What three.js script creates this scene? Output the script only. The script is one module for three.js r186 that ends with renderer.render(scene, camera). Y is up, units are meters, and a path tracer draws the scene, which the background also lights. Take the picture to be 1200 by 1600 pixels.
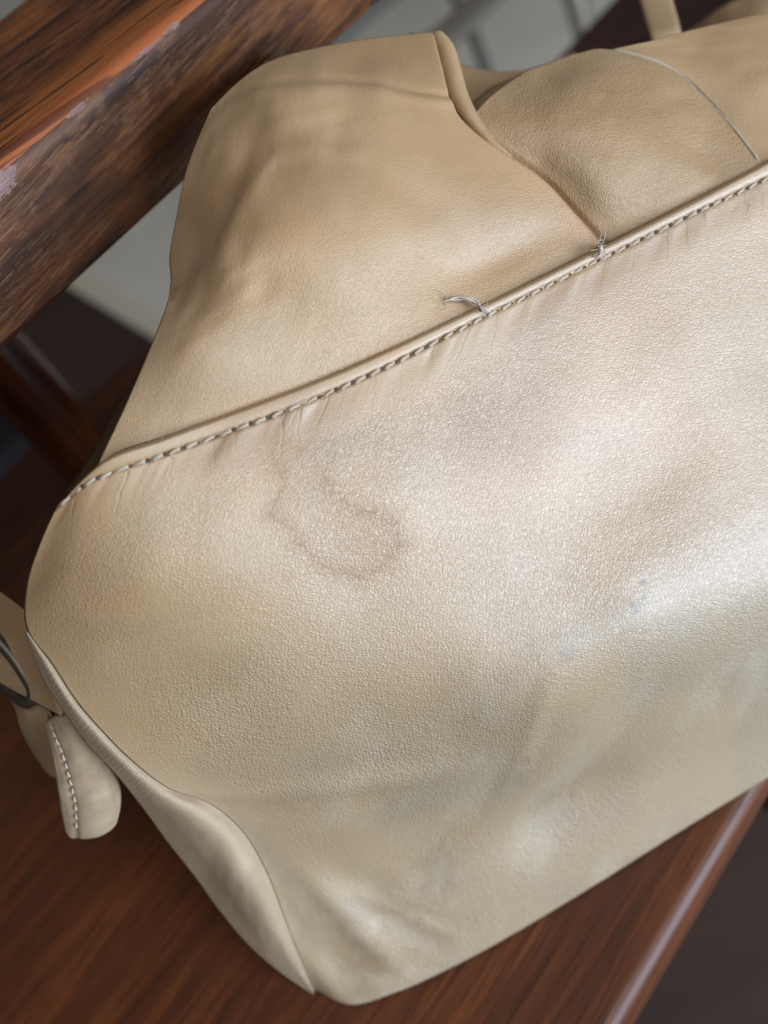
import * as THREE from 'three';
import { mergeGeometries } from 'three/addons/utils/BufferGeometryUtils.js';
import { RectAreaLightUniformsLib } from 'three/addons/lights/RectAreaLightUniformsLib.js';

// ------------------------------------------------------------------ camera, light, exposure
const scene = new THREE.Scene();
const camera = new THREE.PerspectiveCamera(56.145, 768 / 1024, 0.02, 60);
camera.position.set(0, 0.85, 0);
camera.up.set(0.45399, 0.57511, -0.68055);            // the phone is held tilted
camera.lookAt(0, 0.85 - 0.763796, -0.645458);
camera.focus = 0.307;
camera.userData.fStop = camera.getFocalLength() / 6.5; // a wide opening: little depth of field
const renderer = new THREE.WebGLRenderer({ antialias: true });
renderer.toneMapping = THREE.LinearToneMapping;
renderer.toneMappingExposure = 0.68;
renderer.shadowMap.enabled = true;
RectAreaLightUniformsLib.init();
scene.background = new THREE.Color().setRGB(0.135, 0.126, 0.113);   // the light that the room itself gives back
const windowLight = new THREE.RectAreaLight(new THREE.Color(0.75, 0.92, 1.16), 25, 1.5, 1.6);
windowLight.name = 'window_light';
windowLight.position.set(1.62, 1.02, 1.90);
windowLight.lookAt(0.05, 0.6, -0.2);
scene.add(windowLight);
const addedHighLight = new THREE.RectAreaLight(new THREE.Color(0.95, 0.96, 1.02), 9, 1.3, 1.3);   // unseen area light, added high up to brighten the yoke
addedHighLight.name = 'added_high_light';
addedHighLight.position.set(0.55, 2.75, 0.95);
addedHighLight.lookAt(0.05, 0.6, -0.25);
scene.add(addedHighLight);

// ------------------------------------------------------------------ helpers
const V = (x, y, z) => new THREE.Vector3(x, y, z);
const clamp = (x, a = 0, b = 1) => Math.min(b, Math.max(a, x));
const lerp = (a, b, t) => a + (b - a) * t;
const sstep = (a, b, x) => { const t = clamp((x - a) / (b - a)); return t * t * (3 - 2 * t); };
let seed = 7;
const rnd = () => { seed = (seed * 1664525 + 1013904223) >>> 0; return seed / 4294967296; };
const hash = (x, y, s = 0) => { let h = Math.imul(x, 374761393) ^ Math.imul(y, 668265263) ^ Math.imul(s + 11, 1274126177); h = Math.imul(h ^ (h >>> 13), 1274126177); h ^= h >>> 16; return (h >>> 0) / 4294967296; };
function noise(x, y, s = 0) {                          // value noise, 0..1
  const i = Math.floor(x), j = Math.floor(y), u = x - i, v = y - j, a = u * u * (3 - 2 * u), b = v * v * (3 - 2 * v);
  return lerp(lerp(hash(i, j, s), hash(i + 1, j, s), a), lerp(hash(i, j + 1, s), hash(i + 1, j + 1, s), a), b);
}
function fbm(x, y, n = 4, s = 0) { let t = 0, a = 0.5, m = 0; for (let k = 0; k < n; k++) { t += a * noise(x, y, s + k * 17); m += a; a *= 0.5; x = x * 2.03 + 3.1; y = y * 2.03 + 1.7; } return t / m; }
function worley(x, y, s = 0) {                         // [F1, F2]
  const i = Math.floor(x), j = Math.floor(y); let f1 = 9, f2 = 9;
  for (let q = -1; q <= 1; q++) for (let p = -1; p <= 1; p++) {
    const dx = i + p + 0.1 + 0.8 * hash(i + p, j + q, s) - x, dy = j + q + 0.1 + 0.8 * hash(i + p, j + q, s + 5) - y, d = dx * dx + dy * dy;
    if (d < f1) { f2 = f1; f1 = d; } else if (d < f2) f2 = d;
  }
  return [Math.sqrt(f1), Math.sqrt(f2)];
}
const toLin = (c) => (c <= 0.04045 ? c / 12.92 : Math.pow((c + 0.055) / 1.055, 2.4));
function colorTexture(w, h, f) {                       // f(u, v) -> [r, g, b] in sRGB 0..255
  const d = new Uint8Array(w * h * 4);
  for (let j = 0; j < h; j++) for (let i = 0; i < w; i++) { const c = f((i + 0.5) / w, (j + 0.5) / h), k = (j * w + i) * 4; d[k] = clamp(c[0], 0, 255); d[k + 1] = clamp(c[1], 0, 255); d[k + 2] = clamp(c[2], 0, 255); d[k + 3] = 255; }
  const t = new THREE.DataTexture(d, w, h, THREE.RGBAFormat, THREE.UnsignedByteType);
  t.colorSpace = THREE.SRGBColorSpace; return finish(t);
}
function valueTexture(w, h, f) {                       // f(u, v) -> 0..1, kept as floats
  const d = new Float32Array(w * h * 4);
  for (let j = 0; j < h; j++) for (let i = 0; i < w; i++) { const c = f((i + 0.5) / w, (j + 0.5) / h), k = (j * w + i) * 4; d[k] = d[k + 1] = d[k + 2] = c; d[k + 3] = 1; }
  return finish(new THREE.DataTexture(d, w, h, THREE.RGBAFormat, THREE.FloatType));
}
function finish(t) { t.wrapS = t.wrapT = THREE.RepeatWrapping; t.magFilter = t.minFilter = THREE.LinearFilter; t.needsUpdate = true; return t; }
const mixC = (a, b, t) => [lerp(a[0], b[0], t), lerp(a[1], b[1], t), lerp(a[2], b[2], t)];
const names = {};
function numbered(n) { names[n] = (names[n] ?? -1) + 1; return names[n] ? `${n}_${String(names[n]).padStart(3, '0')}` : n; }
function part(name, geometry, material, parent) {
  const m = new THREE.Mesh(geometry, material); m.name = numbered(name); m.castShadow = m.receiveShadow = true; parent.add(m); return m;
}
function thing(name, label, category, position = [0, 0, 0]) {
  const g = new THREE.Group(); g.name = numbered(name); g.position.set(...position); g.userData = { label, category }; scene.add(g); return g;
}
function structure(name, geometry, material) { const m = part(name, geometry, material, scene); m.userData.kind = 'structure'; return m; }
function segDist(px, py, ax, ay, bx, by) { const dx = bx - ax, dy = by - ay, t = clamp(((px - ax) * dx + (py - ay) * dy) / (dx * dx + dy * dy)); return [Math.hypot(px - ax - dx * t, py - ay - dy * t), t]; }
function pathDist(px, py, pts) { let best = 9; for (let k = 0; k + 1 < pts.length; k++) best = Math.min(best, segDist(px, py, ...pts[k], ...pts[k + 1])[0]); return best; }
function inside(px, py, poly) { let c = false; for (let i = 0, j = poly.length - 1; i < poly.length; j = i++) { const [xi, yi] = poly[i], [xj, yj] = poly[j]; if ((yi > py) !== (yj > py) && px < ((xj - xi) * (py - yi)) / (yj - yi) + xi) c = !c; } return c; }
const interp = (xs, ys, x) => { if (x <= xs[0]) return ys[0]; for (let k = 1; k < xs.length; k++) if (x <= xs[k]) { const t = (x - xs[k - 1]) / (xs[k] - xs[k - 1]); return lerp(ys[k - 1], ys[k], t); } return ys[ys.length - 1]; };

// Leather sheets are smooth surfaces through a net of points of the bag, in metres.
function surface(net) {
  const { nu, nv, p } = net, w = (t) => [(-t + 2 * t * t - t * t * t) / 2, (2 - 5 * t * t + 3 * t * t * t) / 2, (t + 4 * t * t - 3 * t * t * t) / 2, (t * t * t - t * t) / 2];
  const get = (i, j, c) => {
    if (i < 0) return 2 * get(0, j, c) - get(-i, j, c); if (i >= nu) return 2 * get(nu - 1, j, c) - get(2 * nu - 2 - i, j, c);
    if (j < 0) return 2 * get(i, 0, c) - get(i, -j, c); if (j >= nv) return 2 * get(i, nv - 1, c) - get(i, 2 * nv - 2 - j, c);
    return p[(j * nu + i) * 3 + c];
  };
  return (u, v) => {
    const x = clamp(u) * (nu - 1), y = clamp(v) * (nv - 1), i = Math.min(nu - 2, Math.floor(x)), j = Math.min(nv - 2, Math.floor(y)), a = w(x - i), b = w(y - j), o = [0, 0, 0];
    for (let q = 0; q < 4; q++) for (let r = 0; r < 4; r++) for (let c = 0; c < 3; c++) o[c] += a[r] * b[q] * get(i + r - 1, j + q - 1, c);
    return V(...o);
  };
}
function sheet(net, disp = () => 0) {                  // {at, normal, point}: point adds the wrinkles
  const at = surface(net), e = 0.004;
  const normal = (u, v) => { const a = at(Math.min(1, u + e), v).sub(at(Math.max(0, u - e), v)), b = at(u, Math.min(1, v + e)).sub(at(u, Math.max(0, v - e))); return b.cross(a).normalize(); };
  return { at, normal, point: (u, v, lift = 0) => at(u, v).addScaledVector(normal(u, v), disp(u, v) + lift) };
}
// skirts turn the sheet's edges away from the eye: side -> [direction, distances]
function sheetGeometry(s, NU, NV, skirts = {}) {
  const us = [], vs = [];
  for (let i = 0; i <= NU; i++) us.push([i / NU, null, 0]);
  for (let j = 0; j <= NV; j++) vs.push([j / NV, null, 0]);
  const add = (arr, side, t, front) => { if (!skirts[side]) return; for (const L of skirts[side][1]) { const x = [t, V(...skirts[side][0]), L]; front ? arr.unshift(x) : arr.push(x); } };
  add(us, 'left', 0, true); add(us, 'right', 1, false); add(vs, 'top', 0, true); add(vs, 'bottom', 1, false);
  const W = us.length, pos = [], uv = [], idx = [];
  for (const [v, dv, lv] of vs) for (const [u, du, lu] of us) {
    const q = s.point(u, v); if (du) q.addScaledVector(du, lu); if (dv) q.addScaledVector(dv, lv);
    pos.push(q.x, q.y, q.z); uv.push(u, v);
  }
  for (let j = 0; j + 1 < vs.length; j++) for (let i = 0; i + 1 < W; i++) { const a = j * W + i, b = a + 1, c = a + W, d = c + 1; idx.push(a, c, b, b, c, d); }
  const g = new THREE.BufferGeometry();
  g.setAttribute('position', new THREE.Float32BufferAttribute(pos, 3)); g.setAttribute('uv', new THREE.Float32BufferAttribute(uv, 2)); g.setIndex(idx); g.computeVertexNormals(); return g;
}
function tubeGeometry(points, radius, segs = 40, sides = 12, wobble = () => 0) {   // radius: number or f(t); ends closed by rounding
  const curve = new THREE.CatmullRomCurve3(points), fr = curve.computeFrenetFrames(segs, false), pos = [], uv = [], idx = [], R = typeof radius === 'function' ? radius : () => radius;
  for (let k = 0; k <= segs; k++) {
    const t = k / segs, c = curve.getPointAt(t), end = Math.min(1, Math.sqrt(Math.max(0, 1 - Math.pow(1 - Math.min(t, 1 - t) * segs / 2.5, 2) * (Math.min(t, 1 - t) * segs < 2.5 ? 1 : 0))));
    for (let a = 0; a <= sides; a++) { const th = a / sides * 2 * Math.PI, r = (R(t) + wobble(t, th)) * Math.max(0.02, end), q = c.clone().addScaledVector(fr.normals[k], Math.cos(th) * r).addScaledVector(fr.binormals[k], Math.sin(th) * r); pos.push(q.x, q.y, q.z); uv.push(t, a / sides); }
  }
  for (let k = 0; k < segs; k++) for (let a = 0; a < sides; a++) { const i = k * (sides + 1) + a, j = i + sides + 1; idx.push(i, i + 1, j, i + 1, j + 1, j); }
  const g = new THREE.BufferGeometry(); g.setAttribute('position', new THREE.Float32BufferAttribute(pos, 3)); g.setAttribute('uv', new THREE.Float32BufferAttribute(uv, 2)); g.setIndex(idx); g.computeVertexNormals(); return g;
}
const vecs = (list) => list.map((p) => V(...p));

// ------------------------------------------------------------------ the bag's measured nets
const PANEL_NET = { nu: 16, nv: 15, p: [
  -.0847,.6636,-.2168,-.0656,.6709,-.2162,-.0474,.6680,-.2166,-.0290,.6638,-.2183,-.0100,.6599,-.2194,.0095,.6562,-.2209,.0297,.6526,-.2236,.0505,.6492,-.2267,.0720,.6457,-.2298,.0942,.6422,-.2334,.1170,.6389,-.2368,.1403,.6358,-.2401,.1643,.6330,-.2438,.1888,.6304,-.2477,.2141,.6278,-.2519,.2400,.6251,-.2560,
  -.0966,.6546,-.2151,-.0762,.6633,-.2115,-.0570,.6622,-.2093,-.0382,.6588,-.2096,-.0192,.6546,-.2108,.0004,.6508,-.2122,.0207,.6470,-.2147,.0416,.6432,-.2177,.0633,.6394,-.2208,.0856,.6355,-.2243,.1087,.6317,-.2277,.1324,.6282,-.2311,.1567,.6249,-.2346,.1818,.6217,-.2385,.2076,.6186,-.2426,.2341,.6154,-.2467,
  -.1083,.6436,-.2131,-.0861,.6544,-.2061,-.0656,.6557,-.2012,-.0465,.6530,-.2006,-.0274,.6488,-.2015,-.0078,.6447,-.2029,.0125,.6409,-.2052,.0335,.6367,-.2083,.0552,.6326,-.2114,.0776,.6286,-.2147,.1009,.6243,-.2182,.1248,.6204,-.2216,.1494,.6167,-.2251,.1747,.6131,-.2289,.2010,.6094,-.2330,.2280,.6056,-.2372,
  -.1155,.6337,-.2064,-.0935,.6437,-.1995,-.0717,.6472,-.1925,-.0525,.6452,-.1912,-.0334,.6411,-.1920,-.0139,.6370,-.1935,.0063,.6334,-.1955,.0272,.6291,-.1986,.0488,.6248,-.2017,.0711,.6207,-.2048,.0942,.6163,-.2083,.1181,.6121,-.2116,.1427,.6082,-.2151,.1681,.6043,-.2190,.1945,.6002,-.2232,.2218,.5959,-.2275,
  -.1134,.6252,-.1963,-.0933,.6326,-.1910,-.0724,.6348,-.1856,-.0530,.6341,-.1833,-.0341,.6307,-.1836,-.0149,.6267,-.1851,.0050,.6235,-.1867,.0254,.6195,-.1894,.0465,.6153,-.1924,.0682,.6114,-.1954,.0908,.6072,-.1986,.1139,.6033,-.2017,.1378,.5994,-.2051,.1627,.5953,-.2090,.1886,.5908,-.2133,.2154,.5863,-.2177,
  -.1132,.6141,-.1881,-.0948,.6186,-.1843,-.0743,.6200,-.1798,-.0545,.6207,-.1766,-.0355,.6187,-.1760,-.0164,.6150,-.1772,.0032,.6125,-.1785,.0232,.6095,-.1805,.0439,.6056,-.1832,.0652,.6017,-.1862,.0871,.5980,-.1890,.1094,.5947,-.1915,.1327,.5908,-.1948,.1571,.5864,-.1988,.1826,.5816,-.2032,.2090,.5766,-.2077,
  -.1117,.6018,-.1807,-.0947,.6040,-.1777,-.0746,.6049,-.1737,-.0547,.6064,-.1703,-.0357,.6056,-.1689,-.0167,.6036,-.1691,.0025,.6017,-.1700,.0220,.5992,-.1716,.0421,.5958,-.1740,.0627,.5925,-.1765,.0839,.5891,-.1791,.1054,.5863,-.1813,.1279,.5825,-.1844,.1517,.5776,-.1885,.1766,.5723,-.1931,.2026,.5669,-.1978,
  -.1095,.5882,-.1742,-.0940,.5880,-.1715,-.0742,.5884,-.1679,-.0544,.5905,-.1644,-.0353,.5912,-.1623,-.0164,.5915,-.1612,.0024,.5909,-.1614,.0214,.5889,-.1628,.0407,.5864,-.1646,.0604,.5845,-.1663,.0807,.5815,-.1685,.1014,.5785,-.1708,.1232,.5744,-.1740,.1464,.5689,-.1783,.1708,.5628,-.1831,.1962,.5569,-.1878,
  -.1058,.5734,-.1687,-.0919,.5703,-.1665,-.0722,.5711,-.1625,-.0526,.5735,-.1591,-.0336,.5754,-.1565,-.0150,.5775,-.1546,.0034,.5793,-.1535,.0217,.5787,-.1542,.0402,.5774,-.1553,.0588,.5766,-.1563,.0782,.5738,-.1584,.0981,.5706,-.1607,.1190,.5663,-.1638,.1416,.5598,-.1684,.1654,.5529,-.1733,.1900,.5465,-.1780,
  -.0985,.5593,-.1647,-.0857,.5553,-.1612,-.0667,.5563,-.1570,-.0479,.5581,-.1539,-.0295,.5601,-.1514,-.0114,.5631,-.1492,.0063,.5669,-.1471,.0237,.5686,-.1465,.0413,.5680,-.1472,.0590,.5672,-.1481,.0774,.5644,-.1500,.0963,.5611,-.1521,.1159,.5573,-.1547,.1378,.5496,-.1594,.1607,.5421,-.1641,.1841,.5353,-.1685,
  -.0955,.5419,-.1588,-.0835,.5369,-.1543,-.0651,.5368,-.1506,-.0467,.5377,-.1481,-.0284,.5395,-.1461,-.0105,.5426,-.1442,.0071,.5474,-.1420,.0242,.5510,-.1408,.0414,.5512,-.1412,.0587,.5512,-.1418,.0764,.5495,-.1432,.0946,.5473,-.1447,.1133,.5442,-.1468,.1344,.5367,-.1511,.1564,.5294,-.1555,.1789,.5227,-.1595,
  -.0970,.5234,-.1513,-.0860,.5160,-.1463,-.0679,.5139,-.1435,-.0495,.5141,-.1416,-.0311,.5155,-.1401,-.0129,.5176,-.1391,.0051,.5208,-.1381,.0227,.5247,-.1372,.0403,.5257,-.1376,.0577,.5270,-.1378,.0753,.5274,-.1384,.0933,.5266,-.1395,.1119,.5242,-.1413,.1319,.5194,-.1443,.1528,.5138,-.1476,.1743,.5082,-.1510,
  -.1010,.5043,-.1431,-.0911,.4936,-.1379,-.0731,.4903,-.1354,-.0543,.4907,-.1336,-.0355,.4922,-.1325,-.0170,.4937,-.1321,.0013,.4955,-.1321,.0195,.4980,-.1321,.0377,.4988,-.1329,.0558,.4998,-.1336,.0737,.5014,-.1340,.0918,.5022,-.1346,.1104,.5011,-.1360,.1299,.4982,-.1382,.1499,.4951,-.1404,.1706,.4913,-.1429,
  -.1061,.4819,-.1353,-.0975,.4667,-.1299,-.0780,.4686,-.1255,-.0589,.4699,-.1237,-.0401,.4712,-.1230,-.0215,.4721,-.1232,-.0029,.4730,-.1239,.0156,.4741,-.1247,.0341,.4749,-.1258,.0527,.4749,-.1271,.0713,.4756,-.1281,.0898,.4767,-.1289,.1084,.4771,-.1299,.1276,.4761,-.1314,.1472,.4744,-.1331,.1673,.4723,-.1351,
  -.1123,.4531,-.1285,-.1003,.4519,-.1168,-.0814,.4520,-.1132,-.0627,.4519,-.1121,-.0441,.4520,-.1121,-.0256,.4520,-.1129,-.0070,.4520,-.1141,.0116,.4520,-.1155,.0303,.4522,-.1171,.0491,.4519,-.1188,.0681,.4517,-.1203,.0870,.4520,-.1216,.1059,.4530,-.1226,.1249,.4534,-.1238,.1442,.4529,-.1252,.1639,.4520,-.1268] };
const GUSSET_NET = { nu: 6, nv: 12, p: [
  -.1172,.6316,-.2063,-.1168,.6321,-.2060,-.1164,.6326,-.2057,-.1161,.6329,-.2056,-.1158,.6330,-.2057,-.1158,.6329,-.2060,
  -.1200,.6204,-.1985,-.1181,.6222,-.1972,-.1163,.6239,-.1958,-.1149,.6251,-.1950,-.1139,.6252,-.1950,-.1135,.6243,-.1959,
  -.1204,.6089,-.1906,-.1184,.6109,-.1892,-.1165,.6128,-.1878,-.1149,.6141,-.1869,-.1138,.6142,-.1869,-.1133,.6132,-.1878,
  -.1207,.5954,-.1839,-.1182,.5979,-.1822,-.1157,.6004,-.1805,-.1137,.6020,-.1795,-.1124,.6022,-.1795,-.1117,.6009,-.1806,
  -.1192,.5813,-.1775,-.1165,.5841,-.1758,-.1139,.5868,-.1741,-.1118,.5886,-.1730,-.1103,.5888,-.1730,-.1095,.5873,-.1741,
  -.1207,.5623,-.1729,-.1166,.5669,-.1705,-.1126,.5714,-.1682,-.1092,.5744,-.1668,-.1069,.5748,-.1670,-.1056,.5726,-.1687,
  -.1243,.5389,-.1695,-.1172,.5473,-.1661,-.1104,.5556,-.1627,-.1048,.5611,-.1608,-.1008,.5621,-.1615,-.0985,.5585,-.1647,
  -.1256,.5180,-.1635,-.1175,.5279,-.1599,-.1096,.5377,-.1564,-.1031,.5443,-.1545,-.0984,.5455,-.1552,-.0955,.5412,-.1587,
  -.1259,.5002,-.1549,-.1182,.5099,-.1519,-.1107,.5194,-.1489,-.1045,.5257,-.1473,-.1000,.5269,-.1480,-.0971,.5227,-.1512,
  -.1237,.4852,-.1447,-.1177,.4930,-.1428,-.1119,.5008,-.1408,-.1070,.5060,-.1399,-.1034,.5070,-.1406,-.1011,.5038,-.1431,
  -.1193,.4695,-.1352,-.1159,.4744,-.1343,-.1125,.4792,-.1335,-.1097,.4825,-.1332,-.1076,.4833,-.1338,-.1062,.4814,-.1354,
  -.1141,.4493,-.1275,-.1136,.4505,-.1276,-.1131,.4518,-.1276,-.1127,.4527,-.1278,-.1125,.4530,-.1281,-.1124,.4528,-.1286] };
const YOKE_NET = { nu: 18, nv: 18, p: [
  .0099,.6965,-.3249,.0145,.6978,-.3256,.0191,.6987,-.3270,.0239,.6992,-.3285,.0288,.6991,-.3305,.0340,.6980,-.3335,.0391,.6971,-.3347,.0440,.6963,-.3345,.0489,.6952,-.3343,.0538,.6943,-.3336,.0587,.6932,-.3332,.0637,.6919,-.3329,.0685,.6907,-.3322,.0733,.6896,-.3311,.0779,.6884,-.3296,.0825,.6874,-.3279,.0869,.6867,-.3255,.0913,.6858,-.3232,
  .0040,.6931,-.3219,.0088,.6954,-.3201,.0136,.6971,-.3193,.0184,.6985,-.3184,.0233,.6998,-.3171,.0281,.7008,-.3153,.0331,.7005,-.3150,.0382,.6994,-.3153,.0431,.6983,-.3151,.0482,.6971,-.3151,.0534,.6953,-.3162,.0587,.6933,-.3175,.0639,.6916,-.3179,.0689,.6904,-.3170,.0738,.6890,-.3163,.0788,.6876,-.3155,.0837,.6864,-.3142,.0885,.6851,-.3131,
  -.0018,.6896,-.3188,.0033,.6920,-.3163,.0084,.6942,-.3142,.0135,.6960,-.3122,.0185,.6978,-.3096,.0234,.6995,-.3063,.0283,.7006,-.3029,.0333,.7004,-.3011,.0383,.6997,-.3003,.0433,.6987,-.2999,.0486,.6970,-.3009,.0540,.6949,-.3025,.0594,.6931,-.3032,.0646,.6916,-.3030,.0699,.6898,-.3033,.0753,.6878,-.3038,.0806,.6859,-.3039,.0860,.6841,-.3039,
  -.0074,.6856,-.3157,-.0019,.6884,-.3123,.0034,.6912,-.3089,.0088,.6931,-.3064,.0141,.6946,-.3042,.0193,.6961,-.3011,.0244,.6974,-.2973,.0294,.6981,-.2941,.0344,.6980,-.2920,.0395,.6974,-.2910,.0448,.6962,-.2908,.0501,.6947,-.2913,.0555,.6931,-.2917,.0609,.6916,-.2918,.0664,.6895,-.2926,.0721,.6872,-.2938,.0778,.6850,-.2949,.0836,.6828,-.2957,
  -.0124,.6813,-.3124,-.0066,.6844,-.3081,-.0010,.6873,-.3043,.0046,.6899,-.3004,.0101,.6918,-.2972,.0155,.6930,-.2948,.0209,.6936,-.2923,.0262,.6943,-.2891,.0313,.6947,-.2864,.0366,.6944,-.2848,.0419,.6936,-.2840,.0472,.6927,-.2835,.0526,.6915,-.2834,.0582,.6899,-.2837,.0638,.6879,-.2846,.0697,.6856,-.2860,.0757,.6833,-.2873,.0817,.6809,-.2886,
  -.0172,.6765,-.3092,-.0110,.6803,-.3039,-.0050,.6839,-.2986,.0008,.6868,-.2941,.0065,.6896,-.2893,.0122,.6912,-.2860,.0178,.6915,-.2841,.0233,.6916,-.2821,.0287,.6917,-.2798,.0342,.6915,-.2784,.0397,.6908,-.2776,.0452,.6901,-.2769,.0508,.6890,-.2767,.0566,.6874,-.2772,.0625,.6854,-.2783,.0686,.6831,-.2797,.0748,.6807,-.2813,.0811,.6783,-.2828,
  -.0220,.6727,-.3043,-.0154,.6759,-.2998,-.0089,.6809,-.2922,-.0026,.6852,-.2852,.0034,.6885,-.2795,.0092,.6906,-.2754,.0151,.6908,-.2739,.0209,.6903,-.2728,.0266,.6899,-.2718,.0324,.6893,-.2711,.0383,.6885,-.2706,.0441,.6876,-.2704,.0501,.6863,-.2708,.0562,.6845,-.2716,.0625,.6824,-.2730,.0690,.6800,-.2747,.0756,.6776,-.2764,.0823,.6752,-.2782,
  -.0262,.6698,-.2975,-.0191,.6737,-.2918,-.0121,.6792,-.2834,-.0055,.6845,-.2749,.0008,.6878,-.2694,.0069,.6896,-.2659,.0130,.6898,-.2644,.0190,.6891,-.2639,.0251,.6882,-.2637,.0313,.6873,-.2637,.0375,.6862,-.2639,.0437,.6849,-.2644,.0501,.6834,-.2654,.0567,.6814,-.2667,.0634,.6792,-.2684,.0702,.6768,-.2703,.0773,.6743,-.2723,.0844,.6719,-.2742,
  -.0284,.6709,-.2832,-.0212,.6741,-.2788,-.0139,.6813,-.2679,-.0072,.6860,-.2607,-.0008,.6875,-.2583,.0055,.6881,-.2568,.0118,.6880,-.2560,.0181,.6871,-.2559,.0245,.6860,-.2563,.0310,.6848,-.2570,.0375,.6834,-.2578,.0441,.6819,-.2590,.0509,.6801,-.2605,.0578,.6781,-.2623,.0649,.6758,-.2643,.0721,.6734,-.2664,.0795,.6710,-.2685,.0870,.6688,-.2705,
  -.0311,.6767,-.2640,-.0243,.6767,-.2645,-.0170,.6800,-.2598,-.0099,.6846,-.2530,-.0033,.6857,-.2511,.0034,.6857,-.2505,.0100,.6855,-.2500,.0167,.6847,-.2498,.0234,.6835,-.2504,.0302,.6820,-.2515,.0372,.6805,-.2529,.0443,.6788,-.2545,.0515,.6768,-.2563,.0589,.6747,-.2584,.0664,.6724,-.2606,.0741,.6701,-.2627,.0819,.6678,-.2649,.0898,.6656,-.2670,
  -.0351,.6788,-.2526,-.0278,.6800,-.2510,-.0207,.6800,-.2511,-.0135,.6817,-.2486,-.0063,.6824,-.2471,.0007,.6824,-.2466,.0078,.6823,-.2457,.0148,.6818,-.2452,.0219,.6807,-.2456,.0292,.6791,-.2470,.0366,.6773,-.2488,.0442,.6754,-.2507,.0519,.6734,-.2528,.0598,.6712,-.2550,.0678,.6690,-.2570,.0759,.6669,-.2591,.0842,.6646,-.2614,.0927,.6624,-.2636,
  -.0398,.6779,-.2462,-.0319,.6798,-.2435,-.0244,.6803,-.2426,-.0170,.6800,-.2427,-.0096,.6796,-.2429,-.0021,.6787,-.2434,.0054,.6787,-.2423,.0128,.6784,-.2415,.0204,.6774,-.2417,.0281,.6758,-.2432,.0360,.6738,-.2452,.0440,.6717,-.2474,.0523,.6695,-.2497,.0606,.6674,-.2518,.0690,.6655,-.2536,.0776,.6635,-.2555,.0865,.6612,-.2579,.0955,.6590,-.2602,
  -.0447,.6761,-.2414,-.0364,.6778,-.2387,-.0284,.6789,-.2369,-.0207,.6785,-.2369,-.0130,.6773,-.2378,-.0052,.6759,-.2389,.0027,.6751,-.2388,.0106,.6747,-.2382,.0186,.6737,-.2383,.0267,.6721,-.2396,.0351,.6700,-.2418,.0436,.6676,-.2444,.0524,.6653,-.2469,.0611,.6634,-.2487,.0699,.6618,-.2501,.0789,.6599,-.2519,.0883,.6576,-.2544,.0977,.6555,-.2567,
  -.0497,.6740,-.2373,-.0411,.6752,-.2350,-.0327,.6762,-.2330,-.0245,.6761,-.2324,-.0165,.6748,-.2332,-.0084,.6731,-.2344,-.0001,.6717,-.2350,.0082,.6708,-.2349,.0165,.6698,-.2351,.0251,.6682,-.2363,.0338,.6660,-.2385,.0428,.6634,-.2413,.0521,.6609,-.2440,.0612,.6592,-.2456,.0704,.6577,-.2469,.0799,.6558,-.2487,.0897,.6537,-.2509,.0994,.6518,-.2529,
  -.0547,.6719,-.2333,-.0459,.6724,-.2316,-.0371,.6730,-.2299,-.0286,.6730,-.2290,-.0202,.6719,-.2293,-.0117,.6701,-.2303,-.0031,.6684,-.2312,.0056,.6670,-.2316,.0143,.6657,-.2320,.0232,.6642,-.2330,.0324,.6620,-.2352,.0418,.6594,-.2379,.0515,.6567,-.2408,.0610,.6551,-.2423,.0707,.6536,-.2436,.0807,.6515,-.2456,.0908,.6496,-.2475,.1008,.6482,-.2490,
  -.0597,.6701,-.2290,-.0507,.6699,-.2281,-.0417,.6698,-.2269,-.0327,.6695,-.2260,-.0239,.6685,-.2261,-.0151,.6668,-.2267,-.0061,.6650,-.2275,.0029,.6632,-.2283,.0121,.6616,-.2290,.0214,.6601,-.2300,.0309,.6581,-.2318,.0407,.6556,-.2342,.0508,.6531,-.2368,.0608,.6514,-.2384,.0709,.6496,-.2401,.0814,.6474,-.2423,.0919,.6456,-.2440,.1024,.6444,-.2453,
  -.0645,.6688,-.2243,-.0554,.6679,-.2240,-.0462,.6669,-.2236,-.0369,.6662,-.2230,-.0278,.6649,-.2230,-.0185,.6633,-.2234,-.0092,.6615,-.2239,.0002,.6596,-.2247,.0098,.6577,-.2257,.0195,.6560,-.2268,.0294,.6542,-.2282,.0395,.6520,-.2303,.0499,.6499,-.2324,.0603,.6480,-.2341,.0710,.6459,-.2361,.0820,.6436,-.2384,.0929,.6419,-.2401,.1038,.6406,-.2415,
  -.0692,.6676,-.2196,-.0598,.6663,-.2193,-.0505,.6646,-.2196,-.0411,.6632,-.2195,-.0315,.6617,-.2195,-.0220,.6598,-.2199,-.0123,.6580,-.2203,-.0025,.6561,-.2210,.0074,.6540,-.2221,.0176,.6521,-.2233,.0278,.6505,-.2245,.0383,.6486,-.2262,.0490,.6467,-.2280,.0598,.6448,-.2296,.0709,.6425,-.2319,.0823,.6401,-.2341,.0937,.6384,-.2359,.1051,.6369,-.2375] };
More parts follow.
